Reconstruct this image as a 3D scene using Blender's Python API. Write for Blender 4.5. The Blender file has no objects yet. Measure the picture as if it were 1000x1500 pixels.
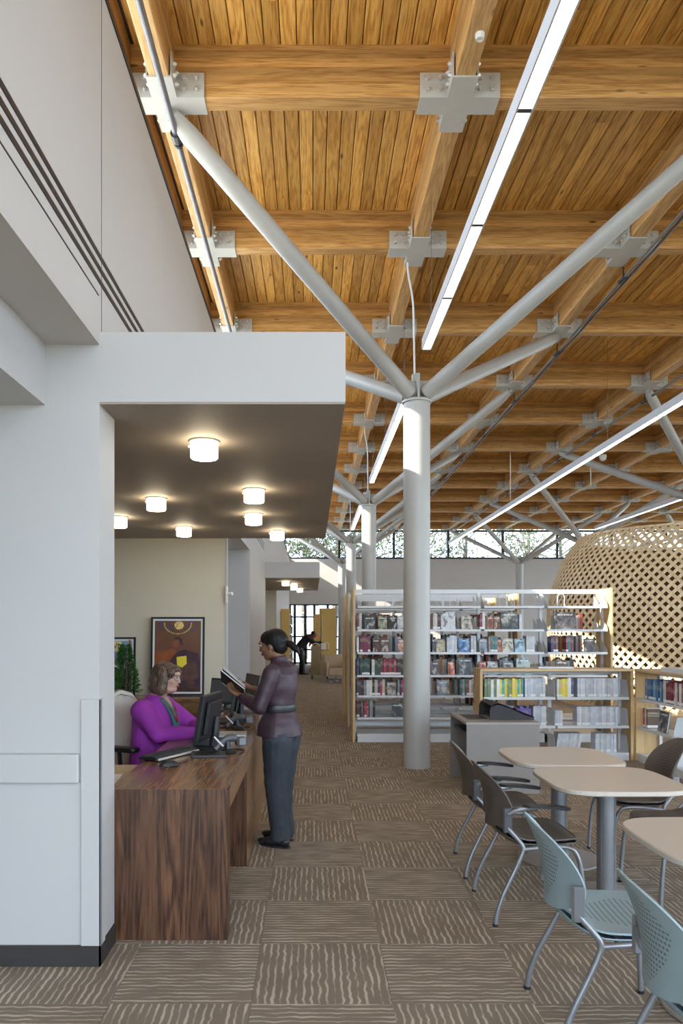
import bpy, bmesh, math, random
from mathutils import Vector, Matrix
R = math.radians
random.seed(7)
sc = bpy.context.scene
col = sc.collection

# ------------------------------------------------------------ camera
H = 1.62            # eye height
F = 1090.0          # focal length in pixels of the 1500 px tall frame
cam_d = bpy.data.cameras.new('camera'); cam = bpy.data.objects.new('camera', cam_d); col.objects.link(cam)
cam.location = (0, 0, H); cam.rotation_euler = (R(90), 0, 0)
cam_d.sensor_fit = 'VERTICAL'; cam_d.sensor_height = 36; cam_d.sensor_width = 24
cam_d.lens = F / 1500 * 36
cam_d.shift_x = 43 / 1500; cam_d.shift_y = 170 / 1500
cam_d.clip_start = .05; cam_d.clip_end = 300
sc.camera = cam

# ------------------------------------------------------------ world, sun, exposure
w = bpy.data.worlds.new('sky'); sc.world = w; w.use_nodes = True
wn = w.node_tree.nodes; wl = w.node_tree.links
wn['Background'].inputs[0].default_value = (.72, .85, 1.0, 1)
wn['Background'].inputs[1].default_value = 4.2
sd = bpy.data.lights.new('sun', 'SUN'); so = bpy.data.objects.new('sun', sd); col.objects.link(so)
sd.energy = 11; sd.angle = R(.5); sd.color = (1, .93, .82)
so.rotation_euler = Vector((-1, -.30, .61)).to_track_quat('Z', 'Y').to_euler()
so.location = (-8, -2, 9)
sc.view_settings.view_transform = 'Standard'; sc.view_settings.look = 'None'
sc.view_settings.gamma = 1; sc.view_settings.use_curve_mapping = False
sc.view_settings.exposure = 0.84
sc.cycles.use_denoising = True
sc.cycles.max_bounces = 8; sc.cycles.diffuse_bounces = 6; sc.cycles.glossy_bounces = 3
sc.cycles.transparent_max_bounces = 12
sc.cycles.sample_clamp_indirect = 6
sc.cycles.caustics_reflective = False; sc.cycles.caustics_refractive = False

# ------------------------------------------------------------ materials
def newmat(name, base=(.5, .5, .5), rough=.5, metal=0, spec=.5):
    m = bpy.data.materials.new(name); m.use_nodes = True
    b = m.node_tree.nodes['Principled BSDF']
    b.inputs['Base Color'].default_value = (*base, 1); b.inputs['Roughness'].default_value = rough
    b.inputs['Metallic'].default_value = metal; b.inputs['Specular IOR Level'].default_value = spec
    return m
class NT:
    def __init__(s, m): s.m = m; s.n = m.node_tree.nodes; s.l = m.node_tree.links; s.b = s.n['Principled BSDF']
    def node(s, t, **kw):
        x = s.n.new(t)
        for k, v in kw.items(): setattr(x, k, v)
        return x
    def link(s, a, b): s.l.new(a, b)
    def coord(s, kind='Object'): return s.node('ShaderNodeTexCoord').outputs[kind]
    def mapping(s, src, scale=(1, 1, 1), loc=(0, 0, 0), rot=(0, 0, 0)):
        m = s.node('ShaderNodeMapping'); s.link(src, m.inputs[0])
        m.inputs['Scale'].default_value = scale; m.inputs['Location'].default_value = loc; m.inputs['Rotation'].default_value = rot
        return m.outputs[0]
    def noise(s, vec, scale=5, detail=3, rough=.5, dist=0):
        n = s.node('ShaderNodeTexNoise'); s.link(vec, n.inputs['Vector'])
        n.inputs['Scale'].default_value = scale; n.inputs['Detail'].default_value = detail
        n.inputs['Roughness'].default_value = rough; n.inputs['Distortion'].default_value = dist
        return n.outputs['Fac']
    def wave(s, vec, scale=5, dist=2, detail=2, dscale=1, axis='X', prof='SIN', typ='BANDS'):
        n = s.node('ShaderNodeTexWave', wave_type=typ, wave_profile=prof)
        if typ == 'BANDS': n.bands_direction = axis
        else: n.rings_direction = axis
        s.link(vec, n.inputs['Vector']); n.inputs['Scale'].default_value = scale
        n.inputs['Distortion'].default_value = dist; n.inputs['Detail'].default_value = detail
        n.inputs['Detail Scale'].default_value = dscale
        return n.outputs['Fac']
    def ramp(s, fac, stops, interp='LINEAR'):
        r = s.node('ShaderNodeValToRGB'); s.link(fac, r.inputs[0]); cr = r.color_ramp; cr.interpolation = interp
        while len(cr.elements) < len(stops): cr.elements.new(.5)
        for e, (p, c) in zip(cr.elements, stops): e.position = p; e.color = (*c, 1) if len(c) == 3 else c
        return r.outputs[0]
    def math(s, op, a, b=None, c=None):
        n = s.node('ShaderNodeMath', operation=op)
        for i, v in enumerate((a, b, c)):
            if v is None: continue
            if isinstance(v, (int, float)): n.inputs[i].default_value = v
            else: s.link(v, n.inputs[i])
        return n.outputs[0]
    def mix(s, fac, a, b, mode='MIX'):
        n = s.node('ShaderNodeMix', data_type='RGBA', blend_type=mode)
        for k, v in ((0, fac), (6, a), (7, b)):
            if isinstance(v, (int, float)): n.inputs[k].default_value = v
            elif isinstance(v, tuple): n.inputs[k].default_value = (*v, 1) if len(v) == 3 else v
            else: s.link(v, n.inputs[k])
        return n.outputs[2]
    def sep(s, vec):
        n = s.node('ShaderNodeSeparateXYZ'); s.link(vec, n.inputs[0]); return n.outputs
    def comb(s, x, y, z):
        n = s.node('ShaderNodeCombineXYZ')
        for i, v in enumerate((x, y, z)):
            if isinstance(v, (int, float)): n.inputs[i].default_value = v
            else: s.link(v, n.inputs[i])
        return n.outputs[0]
    def vadd(s, a, b):
        n = s.node('ShaderNodeVectorMath', operation='ADD'); s.link(a, n.inputs[0])
        if isinstance(b, tuple): n.inputs[1].default_value = b
        else: s.link(b, n.inputs[1])
        return n.outputs[0]
    def info(s, what): return s.node('ShaderNodeObjectInfo').outputs[what]
    def base(s, c): s.link(c, s.b.inputs['Base Color'])
    def bump(s, h, strength=.3, dist=.002):
        n = s.node('ShaderNodeBump'); s.link(h, n.inputs['Height'])
        n.inputs['Strength'].default_value = strength; n.inputs['Distance'].default_value = dist
        s.link(n.outputs[0], s.b.inputs['Normal'])

def plain(name, c, rough=.5, metal=0, var=.06, scale=6, spec=.5, bump=0):
    m = newmat(name, c, rough, metal, spec); t = NT(m)
    f = t.noise(t.coord(), scale, 4)
    lo = tuple(x * (1 - var) for x in c); hi = tuple(min(1, x * (1 + var)) for x in c)
    t.base(t.ramp(f, [(.3, lo), (.7, hi)]))
    if bump: t.bump(t.noise(t.coord(), bump, 3), .25, .002)
    return m

def wood(name, axis, c1, c2, c3, lam=None, per_object=False, strips=None, rough=.45, knots=True, gscale=1.0, dist=.4):
    """grain runs along axis; lam = (axis, width) for board / lamination bands"""
    m = newmat(name, c2, rough); t = NT(m)
    v = t.coord()
    if per_object:
        r = t.info('Random')
        v = t.vadd(v, t.comb(t.math('MULTIPLY', r, 37.0), t.math('MULTIPLY', r, 91.0), t.math('MULTIPLY', r, 53.0)))
    bandval = None
    if lam:
        xyz = t.sep(v); ai = 'XYZ'.index(lam[0])
        cell = t.math('FLOOR', t.math('DIVIDE', xyz[ai], lam[1]))
        wn_ = t.node('ShaderNodeTexWhiteNoise', noise_dimensions='1D'); t.link(cell, wn_.inputs['W'])
        bandval = wn_.outputs['Value']
        off = t.math('MULTIPLY', bandval, 17.0)
        v = t.vadd(v, t.comb(off, off, off))
    s = [5.5, 5.5, 5.5]; s['XYZ'.index(axis)] = .38
    g = t.mapping(v, tuple(k * gscale for k in s))
    n1 = t.noise(g, 1.2, 3, .5, dist)
    rings = t.math('FRACT', t.math('MULTIPLY', n1, 9.0))
    rings = t.math('ABSOLUTE', t.math('SUBTRACT', rings, .5))
    fine = t.noise(t.mapping(v, tuple(k * 12 * gscale for k in s)), 1.5, 2)
    mixv = t.math('ADD', t.math('MULTIPLY', rings, .85), t.math('MULTIPLY', t.math('SUBTRACT', fine, .45), .95))
    c = t.ramp(mixv, [(.0, c1), (.3, c2), (.75, c3)])
    if knots:
        vo = t.node('ShaderNodeTexVoronoi'); sk = [5.5, 5.5, 5.5]; sk['XYZ'.index(axis)] = 1.6
        t.link(t.mapping(v, tuple(sk)), vo.inputs['Vector']); vo.inputs['Scale'].default_value = 1.0
        k = t.ramp(vo.outputs['Distance'], [(.04, (1, 1, 1)), (.1, (0, 0, 0))])
        c = t.mix(k, c, tuple(x * .28 for x in c1))
    if bandval is not None:
        c = t.mix(.5, c, t.mix(1, c, t.ramp(bandval, [(0, (.45, .42, .40)), (1, (1.35, 1.3, 1.25))]), 'MULTIPLY'))
    if per_object:
        c = t.mix(.65, c, t.mix(1, c, t.ramp(t.info('Random'), [(0, (.58, .52, .46)), (.5, (.95, .95, .95)), (1, (1.35, 1.35, 1.35))]), 'MULTIPLY'))
    t.base(c)
    return m

M = {}
M['wall'] = plain('white_wall_paint', (.52, .505, .49), .6, var=.02, scale=1.5)
M['wall_bounce'] = plain('white_wall_paint_bounce_tint', (.56, .525, .49), .6, var=.02, scale=1.5)  # same white paint with warm ceiling bounce put into its colour
M['beige'] = plain('beige_wall_paint', (.62, .56, .44), .6, var=.03, scale=1.5)
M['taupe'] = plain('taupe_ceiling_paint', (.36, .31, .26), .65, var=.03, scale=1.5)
M['steel'] = plain('silver_grey_steel_paint', (.43, .42, .39), .38, var=.03, scale=4)
M['shelf'] = plain('pale_grey_shelf_steel', (.66, .67, .68), .4, var=.03, scale=4)
M['bracket'] = plain('light_grey_bracket_paint', (.52, .51, .48), .45, var=.03, scale=9)
M['bolt'] = plain('bright_bolt_steel', (.70, .70, .68), .3, .6, var=.05, scale=30)
M['dark'] = plain('black_metal', (.02, .02, .022), .4, var=.2)
M['baseboard'] = plain('dark_brown_rubber_base', (.035, .030, .028), .5, var=.1)
M['conduit'] = plain('grey_conduit_metal', (.20, .20, .21), .35, .7, var=.1)
M['cable'] = plain('white_cable_jacket', (.75, .75, .73), .4, var=.03)
M['hood'] = plain('dark_grey_hood_plastic', (.045, .045, .048), .7, var=.1, spec=.3)
M['black'] = plain('black_plastic', (.018, .018, .020), .38, var=.2, scale=30)
M['grey_plastic'] = plain('mid_grey_plastic', (.085, .085, .09), .4, var=.1)
M['silver'] = plain('silver_plastic', (.55, .54, .50), .35, .3, var=.05)
M['tubing'] = plain('grey_tube_steel', (.30, .31, .33), .35, .6, var=.05, scale=20)
M['table'] = plain('pale_laminate', (.61, .55, .475), .35, var=.02, scale=60)
M['kiosk'] = plain('grey_laminate_panel', (.25, .225, .205), .5, var=.04)
M['kiosktop'] = plain('taupe_laminate_top', (.34, .31, .28), .4, var=.04)
M['maple'] = wood('maple_panel', 'Z', (.56, .36, .15), (.64, .43, .20), (.70, .49, .25), knots=False, gscale=.6)
M['maple_y'] = wood('maple_top', 'X', (.52, .36, .19), (.60, .43, .24), (.66, .49, .29), knots=False, gscale=.6)
M['yellow'] = plain('yellow_maple_panel', (.62, .40, .10), .45, var=.06, scale=2)
P1, P2, P3 = (.44, .205, .042), (.67, .375, .092), (.80, .50, .16)
M['plank'] = wood('pine_deck_plank', 'Y', P1, P2, P3, per_object=True, rough=.4)
M['plank_far'] = wood('pine_deck_far', 'Y', P1, P2, P3, lam=('X', .1355), rough=.4)
M['beam_x'] = wood('glulam_beam_across', 'X', (.40, .20, .06), (.56, .32, .11), (.66, .41, .17), lam=('Z', .035), rough=.4)
M['beam_y'] = wood('glulam_beam_along', 'Y', (.45, .25, .09), (.60, .37, .15), (.70, .46, .21), lam=('Z', .035), rough=.4)
M['gap'] = plain('dark_roof_board', (.03, .018, .01), .8, var=.2)
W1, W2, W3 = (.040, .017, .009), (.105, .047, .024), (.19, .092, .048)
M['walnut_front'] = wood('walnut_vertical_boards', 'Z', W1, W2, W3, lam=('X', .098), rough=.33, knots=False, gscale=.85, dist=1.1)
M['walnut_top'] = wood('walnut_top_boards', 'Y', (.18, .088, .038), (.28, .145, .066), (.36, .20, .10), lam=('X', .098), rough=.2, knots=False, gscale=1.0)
M['walnut_side'] = wood('walnut_side_boards', 'Y', (.19, .10, .048), (.28, .155, .075), (.36, .21, .105), lam=('Z', .13), rough=.3, knots=False, gscale=1.4)
M['lattice'] = wood('pale_ash_slats', 'Z', (.64, .47, .26), (.76, .59, .36), (.84, .68, .45), knots=False, gscale=.5)
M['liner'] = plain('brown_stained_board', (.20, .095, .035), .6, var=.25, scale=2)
M['paper'] = plain('white_paper', (.80, .80, .78), .7, var=.02)
M['concrete'] = plain('pale_roof_membrane', (.62, .60, .56), .8, var=.05)
M['lawn'] = plain('outdoor_ground', (.30, .28, .22), .9, var=.3, scale=1)
M['bark'] = plain('pale_tree_bark', (.13, .11, .09), .8, var=.3, scale=5)
M['leaf'] = plain('pale_spring_leaves', (.07, .085, .035), .7, var=.4, scale=3)
M['plant'] = plain('dark_green_leaves', (.03, .12, .02), .5, var=.5, scale=20)
M['tan'] = plain('tan_leather', (.42, .31, .20), .5, var=.05)
M['cart'] = plain('olive_wood_cart', (.33, .26, .13), .5, var=.1)
M['skin_b'] = plain('brown_skin', (.20, .095, .052), .45, var=.06, scale=12)
M['skin_l'] = plain('light_skin', (.56, .33, .25), .45, var=.06, scale=12)
M['hair_b'] = plain('black_hair', (.010, .008, .008), .35, var=.3, scale=30)
M['purple'] = plain('purple_knit', (.36, .04, .42), .75, var=.08, scale=8, bump=40)
M['teal'] = plain('teal_knit', (.03, .20, .18), .8, var=.08)
M['crimson'] = plain('crimson_ribbon', (.35, .012, .05), .6, var=.08)
M['plum'] = plain('plum_satin', (.044, .022, .032), .5, var=.12, scale=6, bump=9)
M['slate'] = plain('slate_trouser_cloth', (.028, .034, .045), .75, var=.12, scale=10, bump=12)
M['suit'] = plain('black_suit', (.012, .012, .013), .7, var=.2)
M['red'] = plain('red_scarf', (.45, .02, .02), .6, var=.1)
M['lips'] = plain('rose_lips', (.40, .13, .11), .4, var=.05)
M['lips_b'] = plain('dark_lips', (.22, .07, .06), .4, var=.05)
M['eye'] = plain('eye_white', (.75, .72, .68), .25, var=.02)
M['upholstery'] = plain('cream_mesh_fabric', (.62, .58, .50), .8, var=.03)
M['yellow_note'] = plain('yellow_note_paper', (.78, .60, .04), .7, var=.03)

def brownhair():
    m = newmat('brown_hair', (.1, .06, .04), .45); t = NT(m)
    n = t.noise(t.mapping(t.coord(), (60, 60, 6)), 1.5, 3)
    t.base(t.ramp(n, [(.35, (.045, .026, .016)), (.7, (.20, .125, .085))])); t.bump(n, .5, .004); return m
M['hair_l'] = brownhair()
def sleekhair():
    m = newmat('sleek_black_hair', (.01, .008, .008), .3); t = NT(m)
    n = t.noise(t.mapping(t.coord(), (12, 90, 90)), 1.5, 2)
    t.base(t.ramp(n, [(.35, (.004, .0035, .0035)), (.75, (.016, .013, .012))])); t.bump(n, .5, .003); m.node_tree.nodes['Principled BSDF'].inputs['Roughness'].default_value = .5; m.node_tree.nodes['Principled BSDF'].inputs['Specular IOR Level'].default_value = .25; return m
M['hair_b'] = sleekhair()

def emit(name, c, s):
    m = bpy.data.materials.new(name); m.use_nodes = True; n = m.node_tree.nodes; l = m.node_tree.links
    n.remove(n['Principled BSDF']); e = n.new('ShaderNodeEmission')
    e.inputs[0].default_value = (*c, 1); e.inputs[1].default_value = s
    l.new(e.outputs[0], n['Material Output'].inputs[0]); return m
M['tube_light'] = emit('strip_light_diffuser', (1, .98, .94), 5.0)
M['can_light'] = emit('can_light_glass', (1, .84, .58), 9.0)

def glass(name, tint=(.95, .97, .98), rmin=.04):
    m = bpy.data.materials.new(name); m.use_nodes = True; n = m.node_tree.nodes; l = m.node_tree.links
    n.remove(n['Principled BSDF'])
    tr = n.new('ShaderNodeBsdfTransparent'); tr.inputs[0].default_value = (*tint, 1)
    gl = n.new('ShaderNodeBsdfGlossy'); gl.inputs['Roughness'].default_value = .02
    lw_ = n.new('ShaderNodeLayerWeight'); lw_.inputs[0].default_value = .5
    pw_ = n.new('ShaderNodeMath'); pw_.operation = 'POWER'; l.new(lw_.outputs['Facing'], pw_.inputs[0]); pw_.inputs[1].default_value = 4.5
    ma = n.new('ShaderNodeMath'); ma.operation = 'MULTIPLY_ADD'; l.new(pw_.outputs[0], ma.inputs[0]); ma.inputs[1].default_value = .85; ma.inputs[2].default_value = .03
    mx = n.new('ShaderNodeMixShader'); l.new(ma.outputs[0], mx.inputs[0]); l.new(tr.outputs[0], mx.inputs[1]); l.new(gl.outputs[0], mx.inputs[2])
    l.new(mx.outputs[0], n['Material Output'].inputs[0]); return m
M['glass'] = glass('clear_window_glass')

def carpet_stripes(t, v, rnd_off=None):
    if rnd_off is not None: v = t.vadd(v, rnd_off)
    wob = t.noise(t.mapping(v, (6, 14, 1)), 1.0, 2)
    x = t.sep(v)
    xx = t.math('ADD', x[0], t.math('MULTIPLY', t.math('SUBTRACT', wob, .5), .028))
    ph = t.math('MULTIPLY', xx, 2 * math.pi / .034)
    s = t.math('SINE', ph)
    pres = t.noise(t.mapping(v, (26, 5, 1)), 1.0, 2)
    s = t.math('ADD', s, t.math('MULTIPLY', t.math('SUBTRACT', pres, .5), 3.0))
    return t.math('SMOOTH_MIN', 1.0, t.math('MAXIMUM', t.math('MULTIPLY', t.math('SUBTRACT', s, .40), 1.4), 0.0), .1)
def carpet_color(t, s, v):
    sp = t.noise(v, 260, 2); big = t.noise(v, 3, 2)
    c0 = t.ramp(sp, [(.3, (.215, .175, .135)), (.7, (.32, .265, .208))])
    c1 = t.ramp(sp, [(.3, (.50, .43, .34)), (.7, (.66, .58, .47))])
    c = t.mix(s, c0, c1)
    return t.mix(.3, c, t.mix(1, c, t.ramp(big, [(.3, (.7, .68, .66)), (.7, (1.2, 1.2, 1.2))]), 'MULTIPLY'))
def carpet_tile_mat():
    m = newmat('loop_pile_carpet', (.2, .17, .13), .95, spec=.1); t = NT(m)
    r = t.info('Random'); off = t.comb(t.math('MULTIPLY', r, 13.1), t.math('MULTIPLY', r, 29.3), 0.0)
    v = t.vadd(t.coord(), off)
    s = carpet_stripes(t, v); t.base(carpet_color(t, s, v)); t.bump(t.noise(v, 300, 2), .5, .003); return m
M['tile'] = carpet_tile_mat()
def carpet_far_mat():
    m = newmat('loop_pile_carpet_far', (.2, .17, .13), .95, spec=.1); t = NT(m)
    v = t.coord(); xyz = t.sep(v)
    cx = t.math('FLOOR', t.math('DIVIDE', t.math('ADD', xyz[0], .263), .61)); cy = t.math('FLOOR', t.math('DIVIDE', t.math('SUBTRACT', xyz[1], 3.82), .61))
    par = t.math('MODULO', t.math('ABSOLUTE', t.math('ADD', cx, cy)), 2.0)
    off = t.comb(t.math('MULTIPLY', cx, 1.7), t.math('MULTIPLY', cy, 2.3), 0.0)
    a = carpet_stripes(t, t.vadd(v, off))
    b = carpet_stripes(t, t.vadd(t.comb(xyz[1], xyz[0], 0.0), off))
    s = t.math('ADD', t.math('MULTIPLY', a, t.math('SUBTRACT', 1.0, par)), t.math('MULTIPLY', b, par))
    t.base(carpet_color(t, s, v)); return m
M['carpet_far'] = carpet_far_mat()

def shell_mat(name, c, dark):
    m = newmat(name, c, .45); t = NT(m)
    uv = t.sep(t.coord('UV'))
    fu = t.math('SUBTRACT', t.math('FRACT', t.math('MULTIPLY', uv[0], 30.0)), .5)
    rowi = t.math('FLOOR', t.math('MULTIPLY', uv[1], 30.0))
    fv = t.math('SUBTRACT', t.math('FRACT', t.math('MULTIPLY', uv[1], 30.0)), .5)
    d = t.math('SQRT', t.math('ADD', t.math('MULTIPLY', fu, fu), t.math('MULTIPLY', t.math('MULTIPLY', fv, fv), 2.2)))
    dot = t.math('LESS_THAN', d, .33)
    cu = t.math('ABSOLUTE', t.math('SUBTRACT', uv[0], .5)); cv = t.math('ABSOLUTE', t.math('SUBTRACT', uv[1], .58))
    reg = t.math('LESS_THAN', t.math('ADD', t.math('MULTIPLY', cu, 1.0), t.math('MULTIPLY', cv, .75)), .34)
    f = t.math('MULTIPLY', dot, reg)
    t.base(t.mix(f, c, dark)); return m
M['blue_shell'] = shell_mat('light_blue_seat_plastic', (.31, .41, .44), (.09, .13, .145))
M['taupe_shell'] = shell_mat('taupe_seat_plastic', (.115, .095, .083), (.02, .017, .015))

def book_mat():
    m = newmat('printed_book_cover', (.5, .5, .5), .5); t = NT(m)
    g = t.sep(t.coord('Generated')); c = t.info('Color'); r = t.info('Random')
    z = g[2]
    st = t.math('MULTIPLY', t.math('GREATER_THAN', z, .04), t.math('LESS_THAN', z, .17))
    st = t.math('MULTIPLY', st, t.math('GREATER_THAN', r, .3))
    a = t.math('FRACT', t.math('MULTIPLY', r, 7.31)); b0 = t.math('ADD', .45, t.math('MULTIPLY', a, .25))
    band = t.math('MULTIPLY', t.math('GREATER_THAN', z, b0), t.math('LESS_THAN', z, t.math('ADD', b0, .22)))
    txt = t.noise(t.mapping(t.coord('Generated'), (3, 1, 40)), 1.0, 2)
    lines = t.math('MULTIPLY', band, t.math('GREATER_THAN', txt, .52))
    bandc = t.node('ShaderNodeHueSaturation'); t.link(c, bandc.inputs['Color']); t.link(t.math('MULTIPLY', a, 1.0), bandc.inputs['Hue']); bandc.inputs['Value'].default_value = 1.6
    cc = t.mix(t.math('MULTIPLY', lines, .8), c, t.mix(.5, bandc.outputs[0], (.7, .65, .5)))
    t.base(t.mix(st, cc, (.78, .78, .75))); return m
M['book'] = book_mat()
def art_mat():
    m = newmat('printed_book_front', (.5, .5, .5), .4); t = NT(m)
    r = t.info('Random'); off = t.comb(t.math('MULTIPLY', r, 50), t.math('MULTIPLY', r, 31), t.math('MULTIPLY', r, 77))
    v = t.vadd(t.coord(), off)
    n = t.noise(t.mapping(v, (1.3, 1, 1.3)), 1.6, 4, .6, .5)
    z = t.sep(t.coord('Generated'))
    c = t.info('Color')
    dk = t.mix(1, c, (.3, .3, .35), 'MULTIPLY'); lt = t.mix(.45, c, (.85, .8, .7))
    cc = t.mix(t.ramp(n, [(.42, (0, 0, 0)), (.5, (1, 1, 1))]), dk, c)
    cc = t.mix(t.ramp(n, [(.55, (0, 0, 0)), (.62, (1, 1, 1))]), cc, lt)
    tb = t.math('MULTIPLY', t.math('GREATER_THAN', z[2], .80), t.math('LESS_THAN', z[2], .88))
    tx = t.math('MULTIPLY', t.math('LESS_THAN', t.math('ABSOLUTE', t.math('SUBTRACT', z[0], .5)), .36), t.math('GREATER_THAN', t.noise(t.mapping(v, (30, 1, 2)), 1, 1), .45))
    t.base(t.mix(t.math('MULTIPLY', tb, tx), cc, (.8, .78, .7))); return m
M['art'] = art_mat()

def poster_mat(name, a, b, c):
    m = newmat(name, b, .35); t = NT(m)
    n = t.noise(t.coord(), 3.5, 4, .55, .6)
    z = t.sep(t.coord('Generated'))[2]
    t.base(t.mix(.75, t.ramp(n, [(.35, a), (.5, b), (.65, c)]), t.ramp(z, [(0, a), (.45, b), (.8, c)]))); return m
M['poster_brown'] = poster_mat('brown_poster_print', (.05, .022, .018), (.15, .05, .03), (.17, .085, .045))
M['poster_blue'] = poster_mat('blue_poster_print', (.10, .05, .03), (.30, .25, .18), (.22, .32, .48))

# ------------------------------------------------------------ geometry helpers
class MB:
    def __init__(s): s.v = []; s.f = []; s.mi = []; s.cur = 0; s.uv = {}
    def add(s, vs, fs):
        o = len(s.v); s.v += [tuple(v) for v in vs]
        for f in fs: s.f.append(tuple(i + o for i in f)); s.mi.append(s.cur)
        return s
    def box(s, x0, x1, y0, y1, z0, z1, mat=None):
        vs = [Vector((x, y, z)) for x in (x0, x1) for y in (y0, y1) for z in (z0, z1)]
        if mat is not None: vs = [mat @ v for v in vs]
        return s.add(vs, [(0, 1, 3, 2), (4, 6, 7, 5), (0, 4, 5, 1), (2, 3, 7, 6), (0, 2, 6, 4), (1, 5, 7, 3)])
    def rbox(s, x0, x1, y0, y1, z0, z1, b=.01, mat=None):
        """box whose vertical and top edges are chamfered"""
        def ring(i, z): return [(x0 + i, y0 + b, z), (x0 + b, y0 + i, z), (x1 - b, y0 + i, z), (x1 - i, y0 + b, z), (x1 - i, y1 - b, z), (x1 - b, y1 - i, z), (x0 + b, y1 - i, z), (x0 + i, y1 - b, z)]
        k = b * .5
        rs = [ring(k, z0), ring(0, z0 + k), ring(0, z1 - k), ring(k, z1)]
        vs = [Vector(p) for r in rs for p in r]
        if mat is not None: vs = [mat @ v for v in vs]
        fs = [tuple(range(7, -1, -1)), tuple(range(24, 32))]
        for j in range(3):
            for i in range(8): fs.append((j*8+i, j*8+(i+1) % 8, (j+1)*8+(i+1) % 8, (j+1)*8+i))
        return s.add(vs, fs)
    def tube(s, pts, r, n=8, cap=True):
        pts = [Vector(p) for p in pts]; N = len(pts)
        rr = r if isinstance(r, (list, tuple)) else [r] * N
        t0 = (pts[1] - pts[0]).normalized(); up = Vector((0, 0, 1)) if abs(t0.z) < .9 else Vector((1, 0, 0))
        a = t0.cross(up).normalized(); vs = []
        for i, p in enumerate(pts):
            t = (pts[min(i + 1, N - 1)] - pts[max(i - 1, 0)]).normalized()
            a = (a - t * a.dot(t)).normalized(); b = t.cross(a)
            for k in range(n):
                an = 2 * math.pi * k / n; vs.append(p + (a * math.cos(an) + b * math.sin(an)) * rr[i])
        fs = [(i*n+k, i*n+(k+1) % n, (i+1)*n+(k+1) % n, (i+1)*n+k) for i in range(N-1) for k in range(n)]
        if cap: fs += [tuple(range(n-1, -1, -1)), tuple((N-1)*n+k for k in range(n))]
        return s.add(vs, fs)
    def lathe(s, prof, c=(0, 0, 0), n=32, mat=None):
        vs = []; c = Vector(c)
        for r, z in prof:
            for k in range(n):
                a = 2*math.pi*k/n; p = Vector((r*math.cos(a), r*math.sin(a), z))
                if mat is not None: p = mat @ p
                vs.append(p + c)
        fs = [(i*n+k, i*n+(k+1) % n, (i+1)*n+(k+1) % n, (i+1)*n+k) for i in range(len(prof)-1) for k in range(n)]
        fs += [tuple(range(n-1, -1, -1)), tuple((len(prof)-1)*n+k for k in range(n))]
        return s.add(vs, fs)
    def prism(s, poly, z0, z1, mat=None):
        n = len(poly); vs = [Vector((x, y, z)) for z in (z0, z1) for x, y in poly]
        if mat is not None: vs = [mat @ v for v in vs]
        return s.add(vs, [tuple(range(n-1, -1, -1)), tuple(range(n, 2*n))] + [(i, (i+1) % n, n+(i+1) % n, n+i) for i in range(n)])
    def sheet(s, fn, nu, nv, th):
        g = [[Vector(fn(i/nu, j/nv)) for i in range(nu+1)] for j in range(nv+1)]
        top = []; bot = []
        for j in range(nv+1):
            for i in range(nu+1):
                du = g[j][min(i+1, nu)] - g[j][max(i-1, 0)]; jj0, jj1 = max(j-1, 0), min(j+1, nv)
                dv = g[jj1][i] - g[jj0][i]
                nn = du.cross(dv)
                if nn.length < 1e-9: nn = (g[nv//2][nu//2+1]-g[nv//2][nu//2-1]).cross(g[nv//2+1][nu//2]-g[nv//2-1][nu//2])
                nn.normalize(); top.append(g[j][i] + nn*th/2); bot.append(g[j][i] - nn*th/2)
        W = nu+1; K = len(top); fs = []
        for j in range(nv):
            for i in range(nu):
                a, b, c, d = j*W+i, j*W+i+1, (j+1)*W+i+1, (j+1)*W+i
                fs += [(a, b, c, d), (K+d, K+c, K+b, K+a)]
        rim = [i for i in range(nu)] + [j*W+nu for j in range(nv)] + [nv*W+i for i in range(nu, 0, -1)] + [j*W for j in range(nv, 0, -1)]
        for q in range(len(rim)):
            a, b = rim[q], rim[(q+1) % len(rim)]; fs.append((b, a, K+a, K+b))
        o = len(s.v)
        for j in range(nv+1):
            for i in range(nu+1):
                s.uv[o+j*W+i] = (i/nu, j/nv); s.uv[o+K+j*W+i] = (i/nu, j/nv)
        return s.add(top+bot, fs)
    def mesh(s, name, mats, smooth=False):
        me = bpy.data.meshes.new(name); me.from_pydata(s.v, [], s.f)
        for m in (mats if isinstance(mats, (list, tuple)) else [mats]): me.materials.append(m)
        if any(s.mi): me.polygons.foreach_set('material_index', s.mi)
        if s.uv:
            ul = me.uv_layers.new(name='UVMap')
            for l in me.loops: ul.data[l.index].uv = s.uv.get(l.vertex_index, (0, 0))
        bm = bmesh.new(); bm.from_mesh(me); bmesh.ops.recalc_face_normals(bm, faces=bm.faces); bm.to_mesh(me); bm.free()
        if smooth:
            me.polygons.foreach_set('use_smooth', [True]*len(me.polygons))
            me.set_sharp_from_angle(angle=R(smooth if smooth is not True else 40))
        me.update(); return me
    def build(s, name, mats, parent=None, smooth=False, loc=None, bevel=0):
        o = bpy.data.objects.new(name, s.mesh(name, mats, smooth)); col.objects.link(o)
        if parent is not None: o.parent = parent
        if loc is not None: o.location = loc
        if bevel:
            b = o.modifiers.new('bevel', 'BEVEL'); b.width = bevel; b.segments = 2; b.limit_method = 'ANGLE'
        return o

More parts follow.
